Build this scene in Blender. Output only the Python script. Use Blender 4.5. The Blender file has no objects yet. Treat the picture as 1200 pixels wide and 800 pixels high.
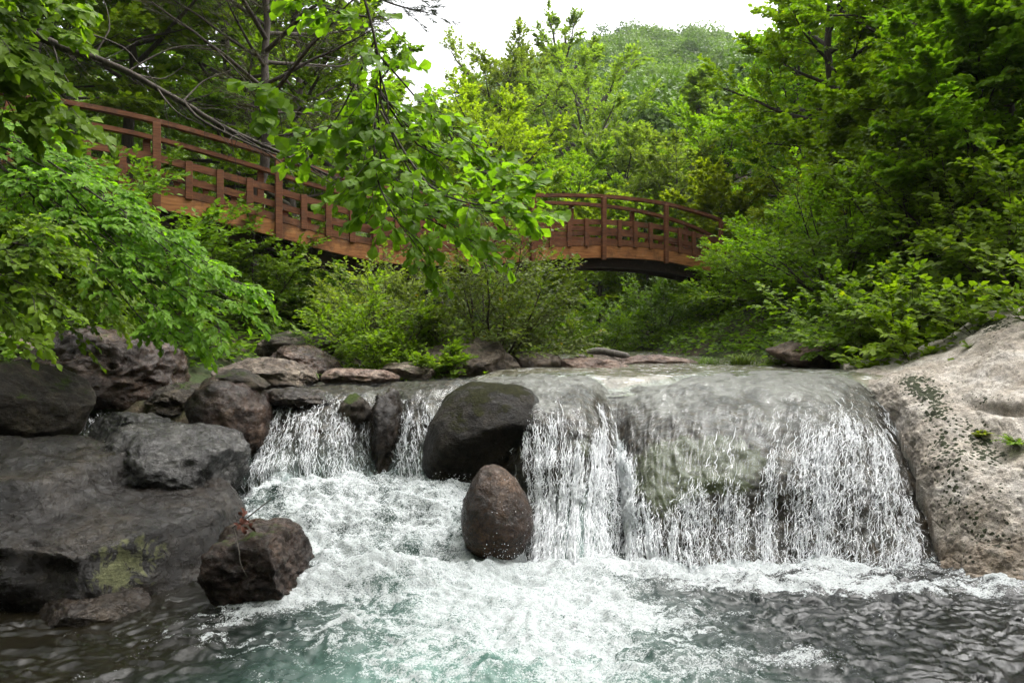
import bpy, math, random
import numpy as np
from mathutils import Vector, Matrix

# ------------------------------------------------------------------ basics
scene = bpy.context.scene
COL = scene.collection
HC, F = 1.7, 867.0            # eye height (m) and focal length in pixels of the 1200 px wide photograph


def P(px, py, Y):
    """world point seen at photo pixel (px,py) at distance Y"""
    return np.array([(px - 600.0) / F * Y, Y, HC - (py - 400.0) / F * Y])


def norm(a):
    return a / np.maximum(np.linalg.norm(a, axis=-1, keepdims=True), 1e-9)


_r = np.random.RandomState(5)
_perm = _r.permutation(256)
_grad = norm(_r.randn(256, 3))


def pnoise(p):
    p = np.asarray(p, float)
    i = np.floor(p).astype(np.int64)
    f = p - i
    u = f * f * f * (f * (f * 6 - 15) + 10)
    out = np.zeros(p.shape[:-1])
    for dx in (0, 1):
        hx = _perm[(i[..., 0] + dx) & 255]
        wx = u[..., 0] if dx else 1 - u[..., 0]
        for dy in (0, 1):
            hy = _perm[(hx + i[..., 1] + dy) & 255]
            wy = u[..., 1] if dy else 1 - u[..., 1]
            for dz in (0, 1):
                h = _perm[(hy + i[..., 2] + dz) & 255]
                wz = u[..., 2] if dz else 1 - u[..., 2]
                g = _grad[h]
                d = g[..., 0] * (f[..., 0] - dx) + g[..., 1] * (f[..., 1] - dy) + g[..., 2] * (f[..., 2] - dz)
                out += wx * wy * wz * d
    return out * 1.6


def fbm(p, octv=4, gain=0.5, lac=2.03, ridge=False):
    p = np.asarray(p, float)
    a, s = 1.0, np.zeros(p.shape[:-1])
    for k in range(octv):
        n = pnoise(p + 17.3 * k)
        s += a * ((1 - 2 * np.abs(n)) if ridge else n)
        p = p * lac
        a *= gain
    return s


def sstep(a, b, x):
    t = np.clip((x - a) / (b - a), 0, 1)
    return t * t * (3 - 2 * t)


def new_mesh(name, V, loops, sizes, mats, smooth=False, attrs=None, uvw=None):
    V = np.ascontiguousarray(V, dtype=np.float32)
    loops = np.ascontiguousarray(loops, dtype=np.int32)
    sizes = np.ascontiguousarray(sizes, dtype=np.int32)
    me = bpy.data.meshes.new(name)
    me.vertices.add(len(V))
    me.vertices.foreach_set('co', V.ravel())
    me.loops.add(len(loops))
    me.loops.foreach_set('vertex_index', loops)
    me.polygons.add(len(sizes))
    st = np.zeros(len(sizes), np.int32)
    st[1:] = np.cumsum(sizes)[:-1]
    me.polygons.foreach_set('loop_start', st)
    me.polygons.foreach_set('loop_total', sizes)
    me.polygons.foreach_set('use_smooth', np.full(len(sizes), bool(smooth)))
    for k, a in (attrs or {}).items():
        a = np.asarray(a, np.float32)
        if a.ndim == 2:
            at = me.attributes.new(k, 'FLOAT_VECTOR', 'POINT')
            at.data.foreach_set('vector', a.ravel())
        else:
            at = me.attributes.new(k, 'FLOAT', 'POINT')
            at.data.foreach_set('value', a)
    for m in (mats if isinstance(mats, (list, tuple)) else [mats]):
        me.materials.append(m)
    me.update(calc_edges=True)
    return me


def quads(F4):
    F4 = np.asarray(F4)
    return F4.ravel(), np.full(len(F4), F4.shape[1])


def link(name, me, parent=None, loc=None):
    o = bpy.data.objects.new(name, me)
    COL.objects.link(o)
    if parent is not None:
        o.parent = parent
    if loc is not None:
        o.location = [float(c) for c in loc]
    return o


def tag(o, label=None, cat=None, group=None, kind=None):
    if label: o['label'] = label
    if cat: o['category'] = cat
    if group: o['group'] = group
    if kind: o['kind'] = kind
    return o


def thing(name, label, cat, loc=(0, 0, 0), group=None):
    o = bpy.data.objects.new(name, None)
    COL.objects.link(o)
    o.location = [float(c) for c in loc]
    o.empty_display_size = 0.2
    return tag(o, label, cat, group)


def dup(root, loc, rotz, scale, label, group=None):
    r = root.copy()
    COL.objects.link(r)
    r.location = [float(c) for c in loc]
    r.rotation_euler = (0, 0, rotz)
    r.scale = (scale, scale, scale) if not isinstance(scale, tuple) else scale
    r['label'] = label
    if group: r['group'] = group
    for ch in list(root.children):
        c = ch.copy()
        COL.objects.link(c)
        c.parent = r
    return r


def grid_faces(nu, nv):
    idx = np.arange(nu * nv).reshape(nu, nv)
    return np.stack([idx[:-1, :-1], idx[1:, :-1], idx[1:, 1:], idx[:-1, 1:]], -1).reshape(-1, 4)


# ------------------------------------------------------------------ material helpers
class NT:
    def __init__(self, name):
        self.m = bpy.data.materials.new(name)
        self.m.use_nodes = True
        self.t = self.m.node_tree
        self.t.nodes.clear()
        self.out = self.n('ShaderNodeOutputMaterial')

    def n(self, typ, **kw):
        nd = self.t.nodes.new(typ)
        for k, v in kw.items():
            setattr(nd, k, v)
        return nd

    def l(self, a, b):
        self.t.links.new(a, b)

    def put(self, sock, v):
        if v is None: return
        if isinstance(v, bpy.types.NodeSocket): self.l(v, sock)
        else:
            if isinstance(v, (tuple, list)) and len(v) == 3 and sock.type == 'RGBA': v = (*v, 1)
            sock.default_value = v

    def noise(self, vec, scale, detail=4, rough=0.55, dist=0.0):
        nd = self.n('ShaderNodeTexNoise')
        self.put(nd.inputs['Vector'], vec)
        nd.inputs['Scale'].default_value = scale
        nd.inputs['Detail'].default_value = detail
        nd.inputs['Roughness'].default_value = rough
        nd.inputs['Distortion'].default_value = dist
        return nd.outputs['Fac']

    def voro(self, vec, scale, feature='F1', out='Distance'):
        nd = self.n('ShaderNodeTexVoronoi', feature=feature)
        self.put(nd.inputs['Vector'], vec)
        nd.inputs['Scale'].default_value = scale
        return nd.outputs[out]

    def ramp(self, fac, stops, interp='LINEAR'):
        nd = self.n('ShaderNodeValToRGB')
        self.put(nd.inputs['Fac'], fac)
        cr = nd.color_ramp
        cr.interpolation = interp
        while len(cr.elements) < len(stops): cr.elements.new(0.5)
        for e, (p, c) in zip(cr.elements, stops):
            e.position = p
            e.color = (c, c, c, 1) if not isinstance(c, tuple) else (*c, 1)
        return nd.outputs['Color']

    def math(self, op, a, b=None, c=None, clamp=False):
        nd = self.n('ShaderNodeMath', operation=op, use_clamp=clamp)
        self.put(nd.inputs[0], a)
        if b is not None: self.put(nd.inputs[1], b)
        if c is not None: self.put(nd.inputs[2], c)
        return nd.outputs[0]

    def mix(self, f, a, b, blend='MIX'):
        nd = self.n('ShaderNodeMix', data_type='RGBA', blend_type=blend)
        self.put(nd.inputs[0], f)
        self.put(nd.inputs[6], a)
        self.put(nd.inputs[7], b)
        return nd.outputs[2]

    def attr(self, name, out='Fac'):
        return self.n('ShaderNodeAttribute', attribute_name=name).outputs[out]

    def mapping(self, vec, scale=(1, 1, 1), loc=(0, 0, 0), rot=(0, 0, 0)):
        nd = self.n('ShaderNodeMapping')
        self.put(nd.inputs['Vector'], vec)
        nd.inputs['Scale'].default_value = scale
        nd.inputs['Location'].default_value = loc
        nd.inputs['Rotation'].default_value = rot
        return nd.outputs['Vector']

    def bump(self, h, strength=0.5, dist=0.02, nrm=None):
        nd = self.n('ShaderNodeBump')
        nd.inputs['Strength'].default_value = strength
        nd.inputs['Distance'].default_value = dist
        self.put(nd.inputs['Height'], h)
        if nrm is not None: self.l(nrm, nd.inputs['Normal'])
        return nd.outputs['Normal']

    def principled(self, col, rough=0.6, spec=0.5, nrm=None, **kw):
        nd = self.n('ShaderNodeBsdfPrincipled')
        self.put(nd.inputs['Base Color'], col)
        self.put(nd.inputs['Roughness'], rough)
        self.put(nd.inputs['Specular IOR Level'], spec)
        if nrm is not None: self.l(nrm, nd.inputs['Normal'])
        for k, v in kw.items(): self.put(nd.inputs[k], v)
        return nd.outputs[0]

    def mixsh(self, f, a, b):
        nd = self.n('ShaderNodeMixShader')
        self.put(nd.inputs[0], f)
        self.l(a, nd.inputs[1])
        self.l(b, nd.inputs[2])
        return nd.outputs[0]

    def done(self, sh):
        self.l(sh, self.out.inputs['Surface'])
        return self.m


def leaf_mat(name, lo, hi, trans=0.38, rough=0.5, warm=0.0):
    g = NT(name)
    t = g.attr('tint')
    col = g.ramp(t, [(0.0, lo), (0.75, hi), (0.96, tuple(min(1, c * 1.35) for c in hi)),
                     (1.0, (hi[0] * 1.9 + warm, hi[1] * 1.35, hi[2]))])
    ob = g.n('ShaderNodeObjectInfo').outputs['Random']
    hs = g.n('ShaderNodeHueSaturation')
    g.put(hs.inputs['Color'], col)
    g.put(hs.inputs['Value'], g.math('MULTIPLY_ADD', ob, 0.3, 0.85))
    g.put(hs.inputs['Hue'], g.math('MULTIPLY_ADD', ob, 0.02, 0.475))
    col = hs.outputs['Color']
    p = g.principled(col, rough, 0.16)
    tr = g.n('ShaderNodeBsdfTranslucent')
    g.put(tr.inputs['Color'], g.mix(1.0, col, (1.35, 1.5, 0.45), 'MULTIPLY'))
    return g.done(g.mixsh(trans, p, tr.outputs[0]))


def bark_mat(name, a, b):
    g = NT(name)
    tc = g.n('ShaderNodeTexCoord').outputs['Object']
    n = g.noise(g.mapping(tc, (9, 9, 2)), 3, 5, 0.65)
    col = g.ramp(n, [(0.3, a), (0.7, b)])
    return g.done(g.principled(col, 0.85, 0.3, g.bump(n, 0.8, 0.02)))


def rock_mat(name, c1, c2, c3, rough=(0.35, 0.7), moss=0.0, mosscol=((0.018, 0.03, 0.006), (0.06, 0.085, 0.015)),
             speck=0.4, lichen=0.0, fine=45.0, spots=0.0, bumpd=0.02, spec=0.35, mossdir=0.35, block=False, patk=.75):
    g = NT(name)
    tc = g.n('ShaderNodeTexCoord').outputs['Object']
    rnd = g.n('ShaderNodeObjectInfo').outputs['Random']
    ad = g.n('ShaderNodeVectorMath', operation='ADD')
    cx = g.n('ShaderNodeCombineXYZ')
    g.put(cx.inputs[0], g.math('MULTIPLY', rnd, 37.0))
    g.put(cx.inputs[1], g.math('MULTIPLY', rnd, 11.0))
    g.l(tc, ad.inputs[0]); g.l(cx.outputs[0], ad.inputs[1])
    v = ad.outputs[0]
    big = g.noise(v, 2.6, 6, 0.62, 0.4)
    med = g.noise(v, 11, 6, 0.65)
    fin = g.noise(v, fine, 4, 0.7)
    sp = g.noise(v, fine * 2.3, 2, 0.6)
    col = g.ramp(big, [(0.32, c1), (0.5, c2), (0.68, c3)])
    col = g.mix(0.55, col, g.ramp(med, [(0.3, 0.35), (0.7, 1.0)]), 'MULTIPLY')
    col = g.mix(speck, col, g.ramp(sp, [(0.36, 0.25), (0.5, 1.0), (0.66, 1.6)]), 'MULTIPLY')
    crk = g.noise(g.mapping(v, (1, 1, 2.2)), 5.5, 5, 0.7, 0.8)
    crkm = g.ramp(g.math('ABSOLUTE', g.math('SUBTRACT', crk, 0.5)), [(0.0, 1.0), (0.012, 0.0)])
    col = g.mix(g.math('MULTIPLY', crkm, 0.4), col, (0.02, 0.016, 0.012))
    pat = g.ramp(g.noise(v, 7.0, 8, 0.78, 1.2), [(0.42, 0.45), (0.5, 1.0), (0.60, 1.75)])
    col = g.mix(patk, col, pat, 'MULTIPLY')
    flk = g.ramp(g.noise(v, 27, 5, 0.8, 0.4), [(0.62, 0.0), (0.68, 1.0)])
    col = g.mix(g.math('MULTIPLY', flk, 0.5), col, g.mix(0.15, c3, (0.35, 0.33, 0.28)))
    rg = g.ramp(g.noise(v, 9, 6, 0.75, 0.6), [(0.35, rough[0]), (0.65, rough[1])])
    nz = g.n('ShaderNodeSeparateXYZ')
    g.l(g.n('ShaderNodeNewGeometry').outputs['Normal'], nz.inputs[0])
    if lichen > 0:
        lm = g.ramp(g.math('ADD', g.noise(v, 4.0, 7, 0.75, 0.6), lichen - 0.5), [(0.56, 0.0), (0.62, 1.0)])
        col = g.mix(g.math('MULTIPLY', lm, 0.7), col, g.ramp(fin, [(0.3, (0.10, 0.115, 0.05)), (0.7, (0.30, 0.32, 0.18))]))
    if spots > 0:
        vv = g.voro(v, 24.0)
        thr = g.math('ADD', g.math('MULTIPLY_ADD', g.noise(v, 3.0, 4, 0.65, 0.3), 2.2 * spots, -1.30 * spots), g.math('MULTIPLY', g.attr('patch'), 0.55))
        sm = g.math('LESS_THAN', g.math('ADD', vv, g.math('MULTIPLY_ADD', g.noise(v, 46, 4, 0.7), 0.9, -0.42)), thr)
        col = g.mix(sm, col, g.ramp(fin, [(0.3, (0.008, 0.010, 0.005)), (0.7, (0.035, 0.045, 0.012))]))
        rg = g.mix(sm, rg, (0.9, 0.9, 0.9))
    if spots > 0:
        gp_ = g.n('ShaderNodeSeparateXYZ')
        g.l(tc, gp_.inputs[0])
        stn = g.ramp(g.math('ADD', gp_.outputs[2], g.math('MULTIPLY_ADD', g.noise(g.mapping(v, (1, 1, .35)), 4.5, 6, 0.7, 0.5), 1.3, -.65)), [(0.10, 1.0), (0.42, 0.0)])
        col = g.mix(g.math('MULTIPLY', stn, 0.75), col, g.mix(1.0, col, (0.42, 0.34, 0.25), 'MULTIPLY'))
    if block:
        pm = g.ramp(g.math('ADD', g.attr('patch'), g.math('MULTIPLY_ADD', g.noise(v, 9, 7, 0.75, 0.5), 1.6, -0.8)), [(0.48, 0.0), (0.56, 1.0)])
        col = g.mix(g.math('MULTIPLY', pm, 0.85), col, g.ramp(fin, [(0.3, (0.03, 0.034, 0.012)), (0.7, (0.16, 0.165, 0.08))]))
        rg = g.mix(pm, rg, (0.9, 0.9, 0.9))
    h = g.math('ADD', g.math('MULTIPLY', med, 0.9), g.math('MULTIPLY', fin, 0.35))
    rid = g.math('ABSOLUTE', g.math('SUBTRACT', g.noise(g.mapping(v, (1, 1, 1.8)), 13, 6, 0.7, 0.5), 0.5))
    h = g.math('ADD', h, g.math('MULTIPLY', rid, 1.6))
    h = g.math('SUBTRACT', h, g.math('MULTIPLY', crkm, 0.35))
    if moss > 0:
        mm = g.math('ADD', g.math('MULTIPLY', nz.outputs[2], mossdir), g.noise(v, 3.2, 7, 0.72, 0.3))
        mm = g.ramp(g.math('ADD', mm, moss), [(0.92, 0.0), (1.02, 1.0)])
        mc = g.ramp(g.noise(v, 30, 5, 0.7), [(0.3, mosscol[0]), (0.7, mosscol[1])])
        col = g.mix(mm, col, mc)
        rg = g.mix(mm, rg, (0.95, 0.95, 0.95))
        h = g.math('ADD', h, g.math('MULTIPLY', g.math('MULTIPLY', mm, g.noise(v, 70, 3, 0.7)), 1.2))
    return g.done(g.principled(col, rg, spec, g.bump(h, 1.0, bumpd * 1.6)))


# ------------------------------------------------------------------ materials
M = {}
M['leaf_bright'] = leaf_mat('leaf_bright', (0.066, 0.150, 0.008), (0.165, 0.290, 0.014), 0.5)
M['leaf_near'] = leaf_mat('leaf_near', (0.058, 0.142, 0.009), (0.130, 0.260, 0.018), 0.58)
M['leaf_mid'] = leaf_mat('leaf_mid', (0.056, 0.128, 0.009), (0.145, 0.255, 0.018), 0.5)
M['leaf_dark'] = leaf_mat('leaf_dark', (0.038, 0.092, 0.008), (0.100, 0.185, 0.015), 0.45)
M['leaf_lime'] = leaf_mat('leaf_lime', (0.115, 0.180, 0.007), (0.225, 0.300, 0.015), 0.5)
M['leaf_soft'] = leaf_mat('leaf_soft', (0.086, 0.145, 0.022), (0.175, 0.260, 0.044), 0.5)
M['leaf_olive'] = leaf_mat('leaf_olive', (0.034, 0.070, 0.012), (0.115, 0.170, 0.030), 0.42, warm=0.05)
M['needle'] = leaf_mat('needle', (0.030, 0.040, 0.018), (0.075, 0.080, 0.040), 0.2)
M['needle_dark'] = leaf_mat('needle_dark', (0.012, 0.028, 0.012), (0.030, 0.055, 0.022), 0.15)
M['leaf_far'] = leaf_mat('leaf_far', (0.034, 0.085, 0.012), (0.105, 0.185, 0.028), 0.3)
M['blade'] = leaf_mat('blade', (0.045, 0.095, 0.015), (0.115, 0.190, 0.035), 0.35)
M['bark'] = bark_mat('bark', (0.018, 0.014, 0.011), (0.075, 0.060, 0.046))
M['bark_grey'] = bark_mat('bark_grey', (0.05, 0.043, 0.036), (0.16, 0.145, 0.125))


def wood_mat(name, a, b, c):
    g = NT(name)
    tc = g.n('ShaderNodeTexCoord').outputs['Object']
    n = g.noise(g.mapping(tc, (1.1, 1.1, 9)), 2.2, 6, 0.6, 0.3)
    n2 = g.noise(g.mapping(tc, (2.5, 2.5, 40)), 2.0, 4, 0.6)
    col = g.ramp(n, [(0.28, a), (0.5, b), (0.72, c)])
    col = g.mix(0.45, col, g.ramp(n2, [(0.35, 0.45), (0.6, 1.05)]), 'MULTIPLY')
    col = g.mix(g.ramp(g.noise(tc, 2.3, 6, 0.75), [(0.50, 0.0), (0.66, 0.7)]), col, (0.030, 0.020, 0.015))
    col = g.mix(g.ramp(g.noise(tc, 5.0, 5, 0.7), [(0.58, 0.0), (0.72, 0.35)]), col, (0.22, 0.17, 0.13))
    return g.done(g.principled(col, 0.7, 0.15, g.bump(n2, 0.4, 0.01)))


M['rail_wood'] = wood_mat('rail_wood', (0.070, 0.027, 0.012), (0.130, 0.051, 0.023), (0.190, 0.083, 0.038))
M['beam_wood'] = wood_mat('beam_wood', (0.170, 0.064, 0.022), (0.290, 0.122, 0.044), (0.400, 0.195, 0.076))
M['girder'] = wood_mat('girder', (0.02, 0.013, 0.011), (0.035, 0.02, 0.016), (0.05, 0.028, 0.02))

M['rock_dark'] = rock_mat('rock_dark', (0.003, 0.0021, 0.0014), (0.008, 0.0058, 0.004), (0.024, 0.018, 0.012), (0.08, 0.42), moss=-.05, spec=.32, block=True, bumpd=.010)
M['rock_wet'] = rock_mat('rock_wet', (0.007, 0.0048, 0.003), (0.020, 0.0138, 0.009), (0.050, 0.037, 0.025), (0.08, 0.36), moss=-.03, spec=.28, bumpd=.010)
M['rock_slate'] = rock_mat('rock_slate', (0.012, 0.011, 0.0105), (0.036, 0.034, 0.032), (0.10, 0.095, 0.088), (0.07, 0.35), moss=-.06, spec=.45, bumpd=.012)
M['rock_russet'] = rock_mat('rock_russet', (0.013, 0.007, 0.0045), (0.036, 0.021, 0.014), (0.085, 0.055, 0.038), (0.12, 0.45), moss=.02, spec=.25, bumpd=.010)
M['rock_egg'] = rock_mat('rock_egg', (0.016, 0.007, 0.003), (0.038, 0.018, 0.008), (0.080, 0.042, 0.020), (0.10, 0.26), fine=28, bumpd=0.012, spec=.32, patk=.5)
M['rock_brown'] = rock_mat('rock_brown', (0.05, 0.035, 0.025), (0.12, 0.09, 0.066), (0.22, 0.18, 0.135), (0.35, 0.75), moss=0.02)
M['rock_red'] = rock_mat('rock_red', (0.07, 0.042, 0.030), (0.16, 0.10, 0.072), (0.29, 0.22, 0.175), (0.35, 0.7), moss=-0.02)
M['rock_mossy'] = rock_mat('rock_mossy', (0.012, 0.009, 0.006), (0.034, 0.026, 0.017), (0.11, 0.088, 0.060), (0.3, 0.8), moss=0.12, spec=.2)
M['rock_moss_wall'] = rock_mat('rock_moss_wall', (0.006, 0.005, 0.003), (0.013, 0.010, 0.0065), (0.028, 0.021, 0.012), (0.25, 0.6), moss=0.20, spec=.15,
                               mosscol=((0.005, 0.006, 0.002), (0.034, 0.034, 0.007)))
M['granite'] = rock_mat('granite', (0.27, 0.225, 0.175), (0.39, 0.345, 0.29), (0.48, 0.445, 0.40), (0.45, 0.8), speck=0.55, spots=0.75, fine=60, bumpd=0.012, patk=.3)


def ledge_mat():
    g = NT('ledge_granite')
    tc = g.n('ShaderNodeTexCoord').outputs['Object']
    dk = g.attr('dark')
    big = g.noise(tc, 2.4, 6, 0.65, 0.4)
    med = g.noise(tc, 12, 6, 0.65)
    sp = g.noise(tc, 95, 2, 0.6)
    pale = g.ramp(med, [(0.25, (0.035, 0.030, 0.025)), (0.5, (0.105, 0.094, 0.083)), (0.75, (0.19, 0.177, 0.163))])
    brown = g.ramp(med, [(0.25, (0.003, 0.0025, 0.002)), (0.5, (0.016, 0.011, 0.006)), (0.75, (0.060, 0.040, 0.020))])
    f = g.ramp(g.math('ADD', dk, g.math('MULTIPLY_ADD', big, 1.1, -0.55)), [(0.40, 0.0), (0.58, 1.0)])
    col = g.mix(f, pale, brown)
    col = g.mix(0.45, col, g.ramp(sp, [(0.36, 0.3), (0.5, 1.0), (0.66, 1.5)]), 'MULTIPLY')
    mo = g.ramp(g.math('ADD', g.attr('moss'), g.math('MULTIPLY_ADD', g.noise(tc, 7, 6, 0.7, 0.4), 1.0, -0.5)), [(0.45, 0.0), (0.56, 1.0)])
    col = g.mix(mo, col, g.ramp(g.noise(tc, 50, 4, 0.7), [(0.3, (0.008, 0.011, 0.003)), (0.7, (0.055, 0.06, 0.014))]))
    h = g.math('ADD', med, g.math('MULTIPLY', g.noise(tc, 55, 4, 0.7), 0.4))
    return g.done(g.principled(col, g.ramp(med, [(0.3, 0.3), (0.7, 0.6)]), 0.2, g.bump(h, 0.7, 0.015)))


M['ledge'] = ledge_mat()


def ground_mat():
    g = NT('forest_floor')
    tc = g.n('ShaderNodeTexCoord').outputs['Object']
    n = g.noise(tc, 0.9, 8, 0.7)
    m = g.noise(tc, 9, 6, 0.7)
    col = g.ramp(m, [(0.25, (0.018, 0.014, 0.009)), (0.5, (0.055, 0.042, 0.026)), (0.75, (0.11, 0.085, 0.052))])
    gr = g.ramp(m, [(0.3, (0.010, 0.018, 0.004)), (0.7, (0.03, 0.05, 0.011))])
    col = g.mix(g.ramp(n, [(0.42, 0.0), (0.55, 0.9)]), col, gr)
    return g.done(g.principled(col, 0.9, 0.25, g.bump(m, 0.9, 0.06)))


M['ground'] = ground_mat()


def fall_mat():
    """running water: clear film where 'foam' is low, broken white streaks where it is high"""
    g = NT('falling_water')
    fl = g.attr('flow', 'Vector')
    fo = g.attr('foam')
    warp = g.n('ShaderNodeVectorMath', operation='ADD')
    nn = g.n('ShaderNodeTexNoise'); nn.inputs['Scale'].default_value = 7; nn.inputs['Detail'].default_value = 3
    g.l(fl, nn.inputs['Vector'])
    sc = g.n('ShaderNodeVectorMath', operation='MULTIPLY'); sc.inputs[1].default_value = (0.05, 0.10, 0)
    g.l(nn.outputs['Color'], sc.inputs[0]); g.l(fl, warp.inputs[0]); g.l(sc.outputs[0], warp.inputs[1])
    w = warp.outputs[0]
    st = g.noise(g.mapping(w, (1.0, 0.10, 1)), 30, 5, 0.65, 0.4)
    br = g.noise(g.mapping(w, (1.0, 0.30, 1)), 62, 4, 0.66, 0.7)
    dots = g.voro(g.mapping(w, (1.0, 0.4, 1)), 70)
    gap = g.noise(g.mapping(w, (1.0, 0.22, 1)), 8, 4, 0.6, 0.6)
    v = g.math('ADD', g.math('MULTIPLY', st, 0.72), g.math('MULTIPLY', br, 0.38))
    v = g.math('ADD', v, g.math('MULTIPLY_ADD', gap, 0.5, -0.25))
    v = g.math('ADD', v, g.math('MULTIPLY_ADD', dots, -0.28, 0.10))
    mask = g.ramp(g.math('ADD', v, g.math('MULTIPLY_ADD', fo, 0.27, -0.245)), [(0.55, 0.0), (0.69, 1.0)])
    mask = g.math('MULTIPLY', mask, g.ramp(fo, [(0.05, 0.0), (0.3, 1.0)]))
    foamcol = g.mix(g.attr('aer'), (0.62, 0.63, 0.65), (0.50, 0.565, 0.55))
    bm = g.bump(g.math('ADD', br, st), 0.9, 0.03)
    foam = g.principled(foamcol, 0.30, 0.5, bm)
    film_n = g.noise(g.mapping(w, (1.0, 0.10, 1)), 34, 6, 0.65, 0.8)
    fb = g.bump(g.math('ADD', g.math('MULTIPLY', film_n, 1.7), g.math('MULTIPLY', br, g.math('MULTIPLY', fo, 0.8))), 0.55, 0.02)
    gl = g.n('ShaderNodeBsdfGlossy'); gl.inputs['Roughness'].default_value = 0.3
    gl.inputs['Color'].default_value = (1, 1, 1, 1)
    g.l(fb, gl.inputs['Normal'])
    tr = g.n('ShaderNodeBsdfTransparent'); tr.inputs['Color'].default_value = (0.90, 0.94, 0.93, 1)
    fr = g.n('ShaderNodeFresnel'); fr.inputs['IOR'].default_value = 1.30
    g.l(fb, fr.inputs['Normal'])
    clear = g.mixsh(g.math('MULTIPLY', g.math('MINIMUM', g.math('MULTIPLY', fr.outputs[0], 0.7), 0.075), g.ramp(film_n, [(0.40, 0.10), (0.52, 0.55), (0.64, 1.0)])), tr.outputs[0], gl.outputs[0])
    # aerated turquoise body behind the foam in thick chutes
    body = g.principled((0.25, 0.345, 0.325), 0.15, 0.5, bm)
    clear = g.mixsh(g.math('MULTIPLY', g.attr('aer'), 0.75), clear, body)
    return g.done(g.mixsh(mask, clear, foam))


M['fall'] = fall_mat()


def pool_mat():
    g = NT('pool_water')
    tc = g.n('ShaderNodeTexCoord').outputs['Object']
    fo, ae, br = g.attr('foam'), g.attr('aer'), g.attr('shallow')
    n1 = g.noise(tc, 5.0, 6, 0.65, 0.9)
    n2 = g.noise(tc, 22, 6, 0.72, 1.2)
    n3 = g.noise(tc, 95, 3, 0.75, 0.6)
    deep = g.mix(ae, (0.003, 0.004, 0.004), g.ramp(n1, [(0.3, (0.035, 0.085, 0.068)), (0.7, (0.13, 0.215, 0.185))]))
    deep = g.mix(br, deep, g.ramp(n1, [(0.3, (0.004, 0.0035, 0.002)), (0.7, (0.010, 0.008, 0.004))]))
    v = g.math('ADD', g.math('MULTIPLY', n1, 0.25), g.math('ADD', g.math('MULTIPLY', n2, 0.42), g.math('MULTIPLY', n3, 0.42)))
    mask = g.ramp(g.math('ADD', v, g.math('MULTIPLY_ADD', fo, 0.30, -0.20)), [(0.53, 0.0), (0.60, 0.8), (0.70, 1.0)])
    mask = g.math('MULTIPLY', mask, g.ramp(fo, [(0.02, 0.0), (0.2, 1.0)]))
    bm = g.bump(g.math('ADD', n2, g.math('MULTIPLY', n3, 0.6)), 0.8, 0.025)
    wb = g.bump(n2, 0.25, 0.02)
    water = g.principled(deep, 0.03, 0.4, wb, IOR=1.33)
    foam = g.principled(g.ramp(n3, [(0.3, (0.30, 0.345, 0.345)), (0.65, (0.53, 0.55, 0.56))]), 0.45, 0.4, bm)
    return g.done(g.mixsh(mask, water, foam))


M['pool'] = pool_mat()


def stream_mat():
    g = NT('stream_water')
    tc = g.n('ShaderNodeTexCoord').outputs['Object']
    n = g.noise(g.mapping(tc, (1.6, 0.8, 1)), 5, 5, 0.6, 0.6)
    col = g.ramp(n, [(0.35, (0.05, 0.047, 0.030)), (0.65, (0.16, 0.15, 0.115))])
    w = g.principled(col, 0.06, 0.5, g.bump(n, 0.6, 0.05), IOR=1.33)
    f = g.ramp(g.noise(g.mapping(tc, (0.8, 2.5, 1)), 6, 6, 0.75, 0.5), [(0.56, 0.0), (0.68, 0.9)])
    return g.done(g.mixsh(f, w, g.principled((0.78, 0.80, 0.80), 0.5, 0.4)))


M['stream'] = stream_mat()

g = NT('spray'); M['spray'] = g.done(g.principled((0.66, 0.68, 0.70), 0.12, 0.6))
g = NT('dead_leaf'); M['dead_leaf'] = g.done(g.principled((0.10, 0.03, 0.018), 0.7, 0.3))

# ------------------------------------------------------------------ terrain
def xl(y): return np.interp(y, [-5, 3, 6, 8, 11, 16, 24, 60], [-6.2, -5.8, -5.6, -5.3, -3.9, -2.4, -1.5, -1.0])
def xr(y): return np.interp(y, [-5, 3, 6, 8, 11, 16, 24, 60], [3.6, 3.6, 6.2, 6.3, 4.2, 3.6, 3.2, 2.5])


def terrain(x, y):
    x = np.asarray(x, float); y = np.asarray(y, float)
    bed = -0.75 + 1.84 * sstep(6.9, 8.0, y) + 0.012 * np.clip(y - 8, 0, 18)
    bed = np.maximum(bed, -.75 + 1.15 * sstep(-2.2, -3.1, x) * sstep(5.5, 6.7, y) + .25 * sstep(-3.2, -4.5, x) * sstep(6, 8, y))
    bank = np.clip(y - 26, 0, None)
    bed = bed + 0.16 * bank + 0.29 * np.clip(y - 48, 0, None)
    dl = np.clip(xl(y) - x, 0, None)
    dr = np.clip(x - xr(y), 0, None)
    low = 1 - sstep(6, 9, y)
    side = 0.50 * dl + 0.004 * dl ** 2 + 0.62 * dr + low * 1.9 * (sstep(0, 1.6, dl) + .6 * sstep(0, 1.6, dr))
    side = np.where(side > 34, 34 + (side - 34) * 0.25, side)
    far = sstep(40, 90, y)
    z = bed + side * (1 - 0.85 * far)
    # spurs of the far hill: highest right of the valley axis, falling away to both sides
    a = x / np.maximum(y, 20.0) - .15
    m = np.clip(1 - np.where(a < 0, 4.8, 2.6) * a * a, .3, 1)
    z = np.where(far > 0, z * (1 - far) + (HC + (z - HC) * m) * far, z)
    ridge = 97 * m + 1.5 * np.sin(x * 0.07)
    z = np.where(z > ridge, ridge + (z - ridge) * 0.08, z)
    p = np.stack([x, y, np.zeros_like(x)], -1)
    z = z + 0.12 * fbm(p * 0.7, 3) * sstep(0.2, 1.5, dl + dr) + 2.5 * pnoise(p * 0.03) * far
    return z


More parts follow.
